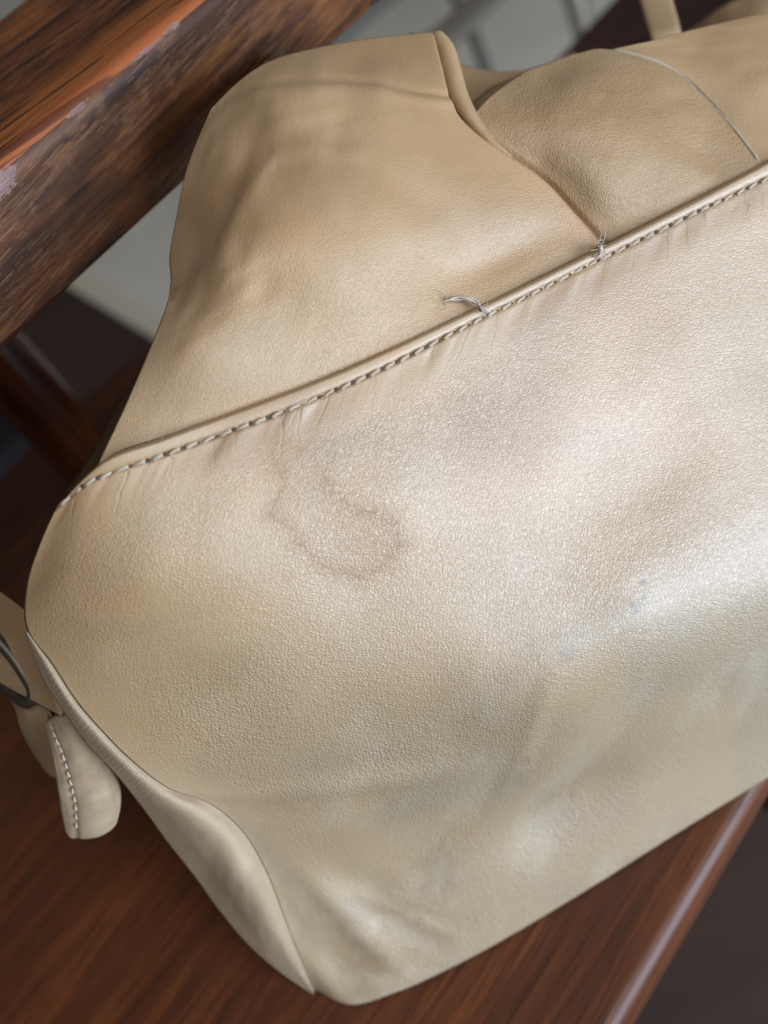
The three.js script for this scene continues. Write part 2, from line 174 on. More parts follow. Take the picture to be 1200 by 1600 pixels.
const SIDE_YOKE_NET = { nu: 12, nv: 12, p: [
  .0857,.6723,-.2875,.0911,.6720,-.2906,.0970,.6710,-.2949,.1030,.6697,-.2990,.1091,.6687,-.3021,.1151,.6676,-.3047,.1212,.6661,-.3069,.1273,.6645,-.3083,.1329,.6633,-.3084,.1383,.6619,-.3080,.1436,.6603,-.3071,.1488,.6584,-.3062,
  .0844,.6697,-.2812,.0899,.6702,-.2831,.0958,.6699,-.2862,.1022,.6688,-.2899,.1085,.6680,-.2928,.1149,.6670,-.2952,.1214,.6658,-.2974,.1278,.6643,-.2989,.1342,.6627,-.3001,.1407,.6607,-.3013,.1470,.6585,-.3019,.1532,.6564,-.3020,
  .0862,.6668,-.2762,.0916,.6677,-.2772,.0972,.6682,-.2788,.1034,.6677,-.2817,.1097,.6671,-.2841,.1160,.6666,-.2860,.1225,.6657,-.2878,.1294,.6638,-.2903,.1366,.6614,-.2930,.1437,.6589,-.2954,.1506,.6565,-.2967,.1574,.6541,-.2979,
  .0888,.6637,-.2719,.0942,.6648,-.2726,.0998,.6656,-.2737,.1057,.6658,-.2752,.1116,.6658,-.2766,.1178,.6656,-.2780,.1244,.6644,-.2803,.1318,.6620,-.2836,.1393,.6594,-.2869,.1468,.6567,-.2897,.1541,.6540,-.2919,.1615,.6512,-.2940,
  .0918,.6602,-.2683,.0972,.6613,-.2688,.1026,.6624,-.2692,.1081,.6632,-.2697,.1138,.6635,-.2704,.1199,.6632,-.2718,.1267,.6618,-.2744,.1340,.6596,-.2775,.1415,.6569,-.2808,.1492,.6541,-.2839,.1569,.6511,-.2867,.1645,.6482,-.2892,
  .0948,.6563,-.2652,.1001,.6575,-.2652,.1052,.6589,-.2649,.1104,.6599,-.2648,.1160,.6604,-.2652,.1220,.6601,-.2664,.1286,.6588,-.2686,.1356,.6568,-.2714,.1431,.6541,-.2746,.1508,.6512,-.2779,.1585,.6482,-.2809,.1660,.6453,-.2834,
  .0973,.6525,-.2615,.1024,.6537,-.2612,.1074,.6552,-.2605,.1125,.6563,-.2601,.1179,.6568,-.2603,.1238,.6565,-.2613,.1302,.6555,-.2632,.1371,.6535,-.2657,.1445,.6509,-.2689,.1521,.6481,-.2721,.1596,.6452,-.2750,.1671,.6425,-.2774,
  .0991,.6488,-.2573,.1042,.6500,-.2569,.1091,.6514,-.2561,.1142,.6525,-.2556,.1197,.6528,-.2558,.1256,.6525,-.2567,.1319,.6515,-.2584,.1387,.6497,-.2608,.1460,.6473,-.2637,.1534,.6447,-.2666,.1608,.6422,-.2691,.1679,.6400,-.2711,
  .1006,.6451,-.2530,.1057,.6462,-.2524,.1107,.6475,-.2516,.1159,.6483,-.2512,.1215,.6484,-.2516,.1274,.6480,-.2526,.1337,.6471,-.2542,.1404,.6455,-.2562,.1473,.6436,-.2586,.1544,.6415,-.2609,.1615,.6394,-.2629,.1684,.6377,-.2646,
  .1021,.6418,-.2483,.1073,.6426,-.2479,.1125,.6434,-.2474,.1179,.6437,-.2475,.1236,.6435,-.2481,.1295,.6431,-.2490,.1356,.6424,-.2502,.1420,.6411,-.2519,.1486,.6396,-.2537,.1553,.6381,-.2553,.1619,.6367,-.2568,.1685,.6353,-.2581,
  .1036,.6387,-.2435,.1089,.6390,-.2433,.1144,.6391,-.2435,.1200,.6388,-.2439,.1257,.6384,-.2447,.1316,.6380,-.2455,.1375,.6374,-.2465,.1437,.6364,-.2477,.1499,.6354,-.2489,.1560,.6346,-.2499,.1622,.6337,-.2508,.1685,.6328,-.2519,
  .1052,.6356,-.2387,.1106,.6353,-.2390,.1162,.6348,-.2394,.1220,.6342,-.2401,.1277,.6336,-.2409,.1334,.6331,-.2416,.1392,.6326,-.2424,.1452,.6320,-.2433,.1510,.6315,-.2440,.1568,.6311,-.2446,.1626,.6306,-.2452,.1687,.6300,-.2460] };
const FAR_YOKE_NET = { nu: 9, nv: 8, p: [
  .1491,.6571,-.3093,.1633,.6548,-.3067,.1790,.6512,-.3068,.1937,.6485,-.3048,.2087,.6451,-.3029,.2237,.6413,-.3006,.2394,.6368,-.2990,.2551,.6327,-.2972,.2711,.6284,-.2956,
  .1558,.6545,-.3018,.1696,.6512,-.3011,.1830,.6487,-.2997,.1961,.6465,-.2975,.2096,.6433,-.2957,.2232,.6397,-.2937,.2374,.6357,-.2923,.2518,.6317,-.2908,.2663,.6277,-.2894,
  .1623,.6503,-.2951,.1743,.6478,-.2937,.1856,.6466,-.2912,.1975,.6444,-.2893,.2098,.6415,-.2880,.2222,.6382,-.2864,.2350,.6345,-.2852,.2483,.6307,-.2843,.2616,.6269,-.2833,
  .1663,.6455,-.2868,.1763,.6447,-.2840,.1862,.6441,-.2814,.1971,.6422,-.2801,.2087,.6395,-.2795,.2200,.6367,-.2784,.2320,.6333,-.2779,.2445,.6297,-.2777,.2569,.6262,-.2774,
  .1681,.6410,-.2772,.1769,.6410,-.2743,.1860,.6409,-.2720,.1963,.6392,-.2715,.2071,.6369,-.2714,.2176,.6346,-.2707,.2289,.6317,-.2709,.2407,.6285,-.2713,.2525,.6254,-.2717,
  .1690,.6372,-.2668,.1776,.6371,-.2651,.1865,.6367,-.2642,.1963,.6352,-.2643,.2064,.6334,-.2646,.2162,.6316,-.2645,.2265,.6295,-.2647,.2372,.6271,-.2654,.2482,.6245,-.2661,
  .1693,.6331,-.2567,.1779,.6327,-.2565,.1868,.6319,-.2568,.1962,.6306,-.2577,.2058,.6292,-.2585,.2149,.6281,-.2587,.2242,.6270,-.2590,.2340,.6254,-.2598,.2442,.6235,-.2609,
  .1694,.6288,-.2471,.1779,.6282,-.2480,.1867,.6273,-.2493,.1958,.6262,-.2508,.2049,.6251,-.2523,.2134,.6247,-.2529,.2220,.6243,-.2535,.2310,.6235,-.2545,.2405,.6223,-.2560] };
const TAB_NET = { nu: 7, nv: 8, p: [
  -.1379,.5897,-.2047,-.1358,.5911,-.2040,-.1336,.5925,-.2032,-.1314,.5938,-.2023,-.1292,.5949,-.2011,-.1272,.5958,-.2000,-.1252,.5966,-.1990,
  -.1380,.5883,-.1991,-.1355,.5898,-.1977,-.1326,.5916,-.1962,-.1298,.5930,-.1949,-.1273,.5938,-.1939,-.1249,.5943,-.1932,-.1228,.5946,-.1928,
  -.1390,.5852,-.1950,-.1366,.5861,-.1932,-.1332,.5877,-.1916,-.1300,.5888,-.1902,-.1271,.5893,-.1894,-.1244,.5895,-.1890,-.1219,.5898,-.1889,
  -.1413,.5803,-.1922,-.1389,.5806,-.1902,-.1351,.5820,-.1882,-.1316,.5826,-.1869,-.1284,.5825,-.1863,-.1254,.5824,-.1862,-.1223,.5828,-.1863,
  -.1440,.5750,-.1897,-.1417,.5746,-.1874,-.1376,.5756,-.1853,-.1337,.5759,-.1839,-.1301,.5754,-.1834,-.1267,.5749,-.1835,-.1232,.5754,-.1838,
  -.1469,.5693,-.1874,-.1449,.5682,-.1849,-.1404,.5689,-.1824,-.1360,.5691,-.1807,-.1322,.5683,-.1802,-.1284,.5676,-.1805,-.1246,.5680,-.1811,
  -.1501,.5631,-.1853,-.1489,.5609,-.1828,-.1443,.5618,-.1798,-.1401,.5617,-.1781,-.1364,.5605,-.1777,-.1327,.5597,-.1783,-.1288,.5606,-.1789,
  -.1534,.5564,-.1833,-.1534,.5532,-.1809,-.1495,.5534,-.1783,-.1456,.5531,-.1766,-.1420,.5523,-.1761,-.1383,.5522,-.1765,-.1346,.5535,-.1774] };
const STRAP_NET = { nu: 5, nv: 5, p: [
  -.1483,.6055,-.2685,-.1432,.6055,-.2620,-.1382,.6056,-.2552,-.1335,.6064,-.2474,-.1290,.6073,-.2396,
  -.1514,.6038,-.2615,-.1454,.6044,-.2529,-.1394,.6056,-.2438,-.1338,.6068,-.2348,-.1292,.6068,-.2272,
  -.1545,.6020,-.2546,-.1468,.6036,-.2437,-.1394,.6052,-.2330,-.1336,.6046,-.2248,-.1281,.6038,-.2169,
  -.1581,.5994,-.2487,-.1495,.6006,-.2368,-.1419,.6006,-.2265,-.1346,.6002,-.2170,-.1272,.6005,-.2073,
  -.1625,.5955,-.2442,-.1538,.5952,-.2322,-.1455,.5947,-.2210,-.1363,.5959,-.2093,-.1273,.5972,-.1980] };
const STRAP_LOWER_NET = { nu: 4, nv: 5, p: [
  -.1540,.5845,-.2312,-.1471,.5872,-.2231,-.1408,.5889,-.2162,-.1354,.5893,-.2105,
  -.1516,.5828,-.2229,-.1457,.5845,-.2159,-.1410,.5841,-.2108,-.1357,.5846,-.2054,
  -.1537,.5768,-.2183,-.1493,.5758,-.2135,-.1443,.5754,-.2085,-.1375,.5782,-.2016,
  -.1572,.5662,-.2171,-.1538,.5643,-.2129,-.1478,.5666,-.2060,-.1400,.5718,-.1979,
  -.1586,.5572,-.2143,-.1547,.5578,-.2082,-.1493,.5606,-.2013,-.1429,.5644,-.1946] };
const BACK_VALLEY_NET = { nu: 6, nv: 5, p: [
  .1004,.6588,-.3547,.1124,.6471,-.3617,.1255,.6355,-.3686,.1369,.6311,-.3672,.1474,.6312,-.3631,.1584,.6315,-.3611,
  .0948,.6575,-.3404,.1058,.6485,-.3441,.1165,.6416,-.3448,.1286,.6363,-.3471,.1407,.6338,-.3485,.1523,.6329,-.3492,
  .0896,.6562,-.3267,.0992,.6508,-.3259,.1081,.6479,-.3220,.1204,.6422,-.3267,.1336,.6373,-.3331,.1461,.6348,-.3369,
  .0853,.6546,-.3139,.0940,.6517,-.3107,.1026,.6501,-.3066,.1139,.6462,-.3102,.1269,.6410,-.3179,.1397,.6372,-.3244,
  .0814,.6530,-.3014,.0897,.6518,-.2973,.0982,.6510,-.2937,.1087,.6485,-.2970,.1208,.6441,-.3042,.1335,.6397,-.3120] };
const BLOB_NET = { nu: 7, nv: 5, p: [
  .2482,.5810,-.4098,.2554,.5830,-.4149,.2623,.5847,-.4145,.2722,.5824,-.4174,.2813,.5805,-.4184,.2920,.5767,-.4214,.3057,.5704,-.4283,
  .2415,.5806,-.4033,.2476,.5832,-.4038,.2503,.5889,-.3950,.2556,.5910,-.3900,.2628,.5906,-.3877,.2749,.5855,-.3922,.2910,.5767,-.4020,
  .2345,.5807,-.3959,.2398,.5836,-.3923,.2421,.5894,-.3817,.2455,.5933,-.3730,.2529,.5928,-.3703,.2651,.5874,-.3746,.2808,.5788,-.3832,
  .2276,.5811,-.3876,.2322,.5837,-.3817,.2355,.5875,-.3729,.2396,.5902,-.3655,.2467,.5897,-.3629,.2573,.5856,-.3653,.2697,.5798,-.3700,
  .2209,.5814,-.3794,.2250,.5835,-.3722,.2289,.5856,-.3651,.2335,.5870,-.3597,.2400,.5867,-.3572,.2487,.5840,-.3583,.2592,.5796,-.3616] };
const ROLL_LINE = [[.0918,.6845,-.3248], [.0918,.6815,-.3180], [.0892,.6782,-.3072], [.0867,.6754,-.2977], [.0859,.6722,-.2885], [.0866,.6687,-.2820], [.0881,.6655,-.2767], [.0918,.6608,-.2716]];
const THREAD_A_LINE = [[.0583,.6465,-.2253], [.0563,.6491,-.2253], [.0555,.6495,-.2287], [.0537,.6510,-.2308], [.0510,.6519,-.2323], [.0477,.6523,-.2329]];
const THREAD_B_LINE = [[.0979,.6409,-.2320], [.0996,.6419,-.2315], [.1004,.6430,-.2322], [.1018,.6402,-.2375]];
const RING_LINE = [[-.1479,.6160,-.2467], [-.1430,.6095,-.2375], [-.1392,.6044,-.2291], [-.1369,.5995,-.2203], [-.1366,.5957,-.2142], [-.1404,.5930,-.2134], [-.1472,.5922,-.2232], [-.1532,.5948,-.2356], [-.1584,.6010,-.2476]];
const HANDLE_LINE = [[.2033,.6032,-.3664], [.2045,.6131,-.3703], [.2025,.6239,-.3708], [.1992,.6383,-.3693], [.1951,.6535,-.3640]];
const TAB_SEAM_LINE = [[-.1289,.5947,-.1960], [-.1325,.5862,-.1906], [-.1347,.5809,-.1864], [-.1383,.5735,-.1825], [-.1425,.5651,-.1804], [-.1464,.5585,-.1788]];
const DARK_BENCH_LINE = [[.3023,.4200,-.7150], [.3665,.4200,-.7614]];
const TUBE_A_LINE = [[.1477,.4016,-.9412], [.1807,.3978,-.9677], [.2206,.3894,-1.0042], [.2611,.3794,-1.0388], [.3215,.3672,-1.0710]];
const TUBE_B_LINE = [[.2366,.3700,-.9039], [.2763,.3672,-.9315], [.3246,.3600,-.9695], [.3756,.3536,-1.0084], [.4429,.3503,-1.0509]];
const FLOOR_LINE_LINE = [[-.2675,.0000,-1.4819], [-.1708,.0000,-1.2661]];
const FLOOR_LINE_B_LINE = [[-.2865,.0000,-1.4378], [-.1888,.0000,-1.2337]];

// ------------------------------------------------------------------ the setting: two floors and the strip between them
const floorMat = new THREE.MeshStandardMaterial({ roughness: 0.85, map: colorTexture(512, 512, (u, v) => { const n = fbm(u * 4, v * 60, 4, 3), m = fbm(u * 9, v * 9, 3, 8); return mixC([44, 29, 19], [64, 43, 30], n * 0.7 + m * 0.3); }) });
floorMat.map.repeat.set(1 / 1.2, 1 / 1.2);
const paleMat = new THREE.MeshStandardMaterial({ roughness: 0.6, map: colorTexture(512, 512, (u, v) => mixC([196, 190, 176], [212, 206, 192], fbm(u * 14, v * 14, 4, 4))) });
function flat(poly, y, t = 0) {
  const s = new THREE.Shape(poly.map(([x, z]) => new THREE.Vector2(x, -z)));
  const g = t ? new THREE.ExtrudeGeometry(s, { depth: t, bevelEnabled: true, bevelSize: 0.002, bevelThickness: 0.002, bevelSegments: 2 }) : new THREE.ShapeGeometry(s);
  g.rotateX(-Math.PI / 2); g.translate(0, y, 0); return g;
}
structure('floor', flat([[-12, -14], [12, -14], [12, 8], [-12, 8]], 0), floorMat);
const fd = V(0.4089, 0, 0.9126), fn = V(0.9126, 0, -0.4089), fo = V(-0.2675, 0, -1.4819);
const onFloor = (s, w) => { const q = fo.clone().addScaledVector(fd, s).addScaledVector(fn, w); return [q.x, q.z]; };
const pale = structure('floor_tiles', flat([onFloor(-9, 0.0), onFloor(3.5, 0.0), onFloor(3.5, 9), onFloor(-9, 9)], 0.004), paleMat);
structure('threshold_strip', flat([onFloor(-9, -0.034), onFloor(3.5, -0.034), onFloor(3.5, 0.002), onFloor(-9, 0.002)], 0.002, 0.006), new THREE.MeshStandardMaterial({ color: 0xc9c1aa, roughness: 0.5 }));

// ------------------------------------------------------------------ woods
const T = V(0.8713, 0, -0.4907), NRM = V(-0.4907, 0, -0.8713);       // along the chair's front edge; from it to the back
function woodColor(x, y, s, dark, mid, light) {                       // x along the grain, y across, metres
  const wav = fbm(x * 9, y * 40, 2, s) * 0.010, q = y + wav;
  const a = fbm(x * 7, q * 190, 4, s + 1), b = fbm(x * 22, q * 900, 3, s + 2), c = fbm(x * 10, q * 34, 3, s + 3);
  let k = sstep(0.25, 0.75, a * 0.55 + c * 0.45);
  let col = k < 0.5 ? mixC(dark, mid, k * 2) : mixC(mid, light, k * 2 - 1);
  const ln = 1 - sstep(0.0, 0.035, Math.abs(fbm(x * 5, q * 120, 3, s + 4) - 0.5)), pore = sstep(0.60, 0.68, fbm(x * 45, q * 1500, 2, s + 5));
  col = mixC(col, [dark[0] * 0.6, dark[1] * 0.55, dark[2] * 0.55], ln * 0.55 * sstep(0.35, 0.6, noise(x * 18, q * 60, s + 6)) + pore * 0.45);
  return mixC(col, [dark[0] * 0.55, dark[1] * 0.5, dark[2] * 0.5], sstep(0.58, 0.8, b) * 0.55);
}
// worn rail: v runs over the perimeter, first up the front, then over the top
const RAIL = { y0: 0.66, h: 0.0502, d: 0.105, r: 0.0065, per: 0.40 };
const frontLen = RAIL.h - RAIL.r, arcLen = RAIL.r * Math.PI / 2;
function scratchField(x, y, s) {                                      // short pale dashes along the grain
  let m = 0;
  for (let L = 0; L < 3; L++) {
    const cx = [0.011, 0.020, 0.006][L], cy = [0.0022, 0.0034, 0.0012][L], i0 = Math.floor(x / cx), j0 = Math.floor(y / cy);
    for (let q = -1; q <= 1; q++) for (let p = -1; p <= 1; p++) {
      const i = i0 + p, j = j0 + q, r = hash(i, j, s + L * 3), px0 = i * cx, py0 = j * cy; if (r > 0.85 * sstep(0.36, 0.68, fbm(px0 * 60, py0 * 90, 3, s + 40))) continue;
      const px = (i + hash(i, j, s + 50 + L)) * cx, py = (j + hash(i, j, s + 60 + L)) * cy, len = cx * (0.15 + 0.5 * hash(i, j, s + 70)), th = cy * (0.08 + 0.14 * hash(i, j, s + 80));
      const dx = Math.abs(x - px) / len, dy = Math.abs(y - py - (x - px) * 0.10) / th;
      m = Math.max(m, (1 - sstep(0.5, 1, dx)) * (1 - sstep(0.4, 1, dy)) * (0.35 + 0.65 * hash(i, j, s + 90)));
    }
  }
  return m;
}
const RAIL_X0 = -0.20, RAIL_L = 0.42;                                  // what one repeat of the rail's picture covers
const chips = [[0.036, 0.0455, 0.0105, 0.0042], [0.0765, 0.0475, 0.006, 0.0011], [0.112, 0.0475, 0.010, 0.0009], [0.125, 0.0478, 0.006, 0.0010], [-0.062, 0.0466, 0.012, 0.002]];
const chipAt = (x, y) => { let m = 0; for (const [cx, cy, rx, ry] of chips) { const d = Math.hypot((x - cx) / rx, (y - cy) / ry) + (fbm(x * 500, y * 900, 3, 31) - 0.5) * 0.9; m = Math.max(m, 1 - sstep(0.82, 1.0, d)); } return m; };
const railMap = colorTexture(2048, 1024, (u, v) => {
  const x = RAIL_X0 + u * RAIL_L, y = v * RAIL.per * 0.5;              // the upper half of the perimeter is what is worn
  let c;
  if (y < frontLen + arcLen * 0.4) {
    c = woodColor(x, y - x * 0.06, 21, [60, 33, 15], [84, 48, 21], [108, 67, 30]);
    const blot = fbm(x * 40, y * 70, 3, 77); c = mixC(c, [128, 74, 34], sstep(0.55, 0.8, blot) * 0.35);
    c = mixC(c, [146, 108, 80], scratchField(x, y, 100) * 0.45);
    const scuff = sstep(0.60, 0.72, fbm(x * 75 - y * 20, y * 150, 4, 55)) * sstep(0.018, 0.034, y); c = mixC(c, [140, 98, 64], scuff * 0.32);
    c = mixC(c, [112, 82, 70], sstep(0.66, 0.8, fbm(x * 16, (y - x * 0.1) * 420, 3, 58)) * 0.4);
  } else {
    const w = y - frontLen - arcLen;                                   // metres in from the edge
    const yy = y + x * 0.13; c = woodColor(x, yy, 33, [60, 31, 17], [92, 50, 25], [128, 76, 36]);
    const band = (1 - sstep(0.008, 0.021, w + (fbm(x * 14, y * 60, 3, 61) - 0.5) * 0.016));
    c = mixC(c, [152, 88, 42], band * 0.85);
    const streak = Math.max(sstep(0.56, 0.62, fbm(x * 9, yy * 300, 3, 63)) * sstep(0.40, 0.52, fbm(x * 26, yy * 130, 3, 64)), (1 - sstep(0.01, 0.03, Math.abs(fbm(x * 7, yy * 150, 3, 67) - 0.5)))  * sstep(0.36, 0.5, fbm(x * 20, yy * 90, 2, 68))); c = mixC(c, [34, 20, 15], streak * 0.92);
    const fine = sstep(0.60, 0.72, fbm(x * 30, yy * 1500, 3, 66)); c = mixC(c, [48, 26, 18], fine * 0.45 * sstep(0.004, 0.02, w));
    c = mixC(c, [170, 118, 82], scratchField(x, y, 300) * 0.45 * sstep(0.01, 0.03, w));
    if (w < 0.002) c = mixC(c, [150, 80, 50], 0.5);
  }
  const k = chipAt(x, y); if (k > 0) c = mixC(c, mixC([96, 64, 56], [146, 122, 120], fbm(x * 300, y * 2600, 3, 88)), k * 0.9);
  return c;
});
const railBump = valueTexture(2048, 1024, (u, v) => {
  const x = RAIL_X0 + u * RAIL_L, y = v * RAIL.per * 0.5;
  return clamp(0.55 + 0.22 * (fbm(x * 14, y * 700, 4, 22) - 0.5) + 0.16 * (fbm(x * 90, y * 260, 3, 24) - 0.5) - 0.12 * scratchField(x, y, 100) - chipAt(x, y) * (0.5 - 0.35 * fbm(x * 260, y * 1500, 3, 89)));
});
const railMat = new THREE.MeshPhysicalMaterial({ map: railMap, bumpMap: railBump, bumpScale: 0.0007, roughness: 0.5, specularIntensity: 0.55 });
const seatMap = colorTexture(1024, 1024, (u, v) => mixC(woodColor(u * 0.75, v * 0.6, 140, [56, 28, 14], [82, 43, 20], [112, 62, 27]), [98, 52, 26], 0.45));
const seatBump = valueTexture(1024, 1024, (u, v) => 0.5 + 0.35 * (fbm(u * 0.75 * 14, v * 0.6 * 420, 4, 142) - 0.5));
const seatMat = new THREE.MeshPhysicalMaterial({ map: seatMap, bumpMap: seatBump, bumpScale: 0.0006, roughness: 0.46, specularIntensity: 0.7 });
const postMap = colorTexture(512, 512, (u, v) => woodColor(v * 0.5, u * 0.12, 170, [48, 22, 11], [84, 40, 18], [122, 62, 27]));
const postMat = new THREE.MeshPhysicalMaterial({ map: postMap, roughness: 0.34, clearcoat: 0.4, clearcoatRoughness: 0.2 });

// ------------------------------------------------------------------ the chair under the bag
const chair = thing('wooden_chair', 'dark brown varnished wooden chair with scratched worn rail that carries the tan bag', 'chair', [0, 0, 0]);
const O = V(-0.0080, 0, -0.0690), swp = (s, w) => [O.x + T.x * s + NRM.x * w, O.z + T.z * s + NRM.z * w];
{ // seat: a board with rounded front edge and curved back
  const poly = []; for (const [s, w] of [[-0.34, 0], [0.30, 0], [0.33, 0.05], [0.31, 0.28]]) poly.push([s, w]);
  for (let k = 0; k <= 24; k++) { const a = k / 24, s = lerp(0.29, -0.30, a); poly.push([s, 0.30 + 0.185 * Math.pow(Math.sin(Math.PI * (0.5 + 0.5 * Math.sign(a - 0.5) * Math.pow(Math.abs(2 * a - 1), 2.2) * 1)), 0.5)]); }
  poly.push([-0.36, 0.24], [-0.37, 0.05]);
  const sh = new THREE.Shape(poly.map(([s, w]) => new THREE.Vector2(s, w)));
  const g = new THREE.ExtrudeGeometry(sh, { depth: 0.020, bevelEnabled: true, bevelSize: 0.006, bevelThickness: 0.006, bevelSegments: 8, curveSegments: 24 });
  const p = g.attributes.position, uv = [];
  for (let k = 0; k < p.count; k++) { const s = p.getX(k), w = p.getY(k), h = p.getZ(k), q = swp(s, w + 0.006); uv.push((s + 0.38) / 0.75, (w + 0.02) / 0.6 + h); p.setXYZ(k, q[0], 0.45 - 0.026 + h, q[1]); }
  g.setAttribute('uv', new THREE.Float32BufferAttribute(uv, 2));
  const ix = []; for (let k = 0; k < p.count; k += 3) ix.push(k, k + 2, k + 1);
  const n = g.clone(); n.setIndex(ix); const ng = n.toNonIndexed(); ng.computeVertexNormals(); part('seat', ng, seatMat, chair);
}
{ // rail
  const prof = [], arc = (cx, cy, a0, a1, r) => { for (let k = 0; k <= 10; k++) { const a = lerp(a0, a1, k / 10); prof.push([cx + Math.cos(a) * r, cy + Math.sin(a) * r]); } };
  const { h, d, r } = RAIL, H = Math.PI / 2, r2 = 0.003;
  for (let k = 0; k <= 6; k++) prof.push([0, lerp(r2, h - r, k / 6)]);
  arc(-r, h - r, 0, H, r); for (let k = 1; k < 8; k++) prof.push([lerp(-r, -d + r, k / 8), h]);
  arc(-d + r, h - r, H, 2 * H, r); arc(-d + r, r, 2 * H, 3 * H, r); arc(-r2, r2, 3 * H, 4 * H, r2);
  const A = V(-0.0973, RAIL.y0, -0.3082), x0 = -0.42, x1 = 0.27, NX = 120, pos = [], uv = [], idx = [];
  let per = [0]; for (let k = 1; k < prof.length; k++) per.push(per[k - 1] + Math.hypot(prof[k][0] - prof[k - 1][0], prof[k][1] - prof[k - 1][1]));
  for (let i = 0; i <= NX; i++) { const x = lerp(x0, x1, i / NX);
    prof.forEach(([o, y], k) => { const wv = (fbm(x * 22, per[k] * 30, 2, 9) - 0.5) * 0.0009, q = A.clone().addScaledVector(T, x).addScaledVector(NRM, -(o + wv)); pos.push(q.x, q.y + y + wv * 0.5, q.z); uv.push((x - RAIL_X0) / RAIL_L, (per[k] + r2) / (RAIL.per * 0.5)); }); }
  const W = prof.length;
  for (let i = 0; i < NX; i++) for (let k = 0; k + 1 < W; k++) { const a = i * W + k; idx.push(a, a + W, a + 1, a + 1, a + W, a + W + 1); }
  const capAt = (i, flip) => { const c0 = i * W; for (let k = 1; k + 1 < W; k++) flip ? idx.push(c0, c0 + k + 1, c0 + k) : idx.push(c0, c0 + k, c0 + k + 1); };
  capAt(0, false); capAt(NX, true);
  const g = new THREE.BufferGeometry(); g.setAttribute('position', new THREE.Float32BufferAttribute(pos, 3)); g.setAttribute('uv', new THREE.Float32BufferAttribute(uv, 2)); g.setIndex(idx); g.computeVertexNormals();
  part('rail', g, railMat, chair);
}
function post(s, w, y0, y1, rad) {
  const prof = []; for (let k = 0; k <= 40; k++) { const t = k / 40; prof.push(new THREE.Vector2(rad * (1 + 0.22 * Math.sin(t * Math.PI * 3) * (t < 0.9 ? 1 : 0.4)), lerp(y0, y1, t))); }
  const g = new THREE.LatheGeometry(prof, 32), q = swp(s, w); g.translate(q[0], 0, q[1]); return g;
}
part('back_post', post(0.080, 0.452, 0.449, 0.80, 0.017), postMat, chair);
part('back_post', post(-0.25, 0.36, 0.449, 0.80, 0.021), postMat, chair);
part('rail_support', post(-0.33, 0.245, 0.449, 0.661, 0.020), postMat, chair);
for (const [s, w] of [[-0.28, 0.05], [0.26, 0.05], [-0.26, 0.33], [0.24, 0.33]]) part('leg', post(s, w, 0.005, 0.425, 0.019), postMat, chair);

// ------------------------------------------------------------------ leather
const TAN = [205, 176, 138];
function leatherTone(x, y, s) {                                       // metres -> tint of an old, handled hide
  const a = fbm(x * 14, y * 14, 4, s), b = fbm(x * 45, y * 45, 4, s + 9), c = fbm(x * 180, y * 180, 3, s + 19);
  let col = mixC([153, 122, 85], [169, 139, 102], sstep(0.2, 0.8, a * 0.6 + b * 0.4));
  col = mixC(col, [164, 143, 112], sstep(0.5, 0.75, fbm(x * 20 + 7, y * 20, 3, s + 29)) * 0.5);
  return mixC(col, [150, 122, 91], sstep(0.55, 0.8, c) * 0.16 + sstep(0.6, 0.8, b) * 0.10);
}
function grain(x, y, s, cell = 0.00108) {                              // pebbled and wrinkled full-grain relief, 0..1
  const wx = (fbm(x * 900, y * 900, 2, s) - 0.5) * 0.0011, wy = (fbm(x * 900 + 9, y * 900, 2, s + 3) - 0.5) * 0.0011;
  const X = (x + wx) * 0.88 + (y + wy) * 0.47, Y = -(x + wx) * 0.47 + (y + wy) * 0.88;
  const [f1, f2] = worley(X / (cell * 1.15), Y / (cell * 0.9), s + 8), [g1, g2] = worley(X / (cell * 0.55) + 31, Y / (cell * 0.5), s + 28);
  const peb = sstep(0.0, 0.6, f2 - f1) * 0.6 + 0.4 * (1 - f1);
  const rid = 1 - Math.abs(2 * fbm(X * 480, Y * 950, 2, s + 11) - 1);
  return 0.52 * peb + 0.20 * (1 - g1) + 0.28 * sstep(0.6, 1, rid);
}
const PW = 0.315, PH = 0.240;                                          // the front panel's size in metres
const SU = [0, 0.078, 0.15, 0.24, 0.381, 0.497, 0.624, 0.741, 0.815, 1], SV = [0.004, 0.031, 0.030, 0.032, 0.029, 0.021, 0.020, 0.022, 0.027, 0.03];
const seamV = (u) => interp(SU, SV, u);
const STAIN = [[0.269, 0.07], [0.285, 0.16], [0.274, 0.194], [0.289, 0.235], [0.295, 0.297], [0.332, 0.349], [0.362, 0.352], [0.391, 0.329], [0.392, 0.292], [0.361, 0.24], [0.347, 0.209], [0.326, 0.145], [0.302, 0.11]];
const crossLines = []; for (let k = 0; k < 26; k++) crossLines.push([0.03 + 0.94 * ((k + rnd() * 0.8) / 26), 0.03 + 0.07 * rnd(), 0.25 + 0.5 * rnd(), (rnd() - 0.5) * 0.05]);
for (const [u, l] of [[0.700, 0.085], [0.722, 0.10], [0.742, 0.075], [0.790, 0.09], [0.806, 0.08], [0.272, 0.09], [0.290, 0.07]]) crossLines.push([u, l, 1, 0.012]);
function crossCrease(u, v) {                                           // fine creases that run down from the stitching
  let m = 0; const d0 = v - seamV(u) - 0.008; if (d0 < 0 || d0 > 0.13) return 0;
  for (const [cu, len, amp, lean] of crossLines) { if (d0 > len) continue; const x = u - cu - lean * d0 / 0.1 + (noise(d0 * 90, cu * 99, 5) - 0.5) * 0.004; m = Math.max(m, amp * (1 - sstep(0.0006, 0.0022, Math.abs(x))) * (1 - d0 / len)); }
  return m;
}
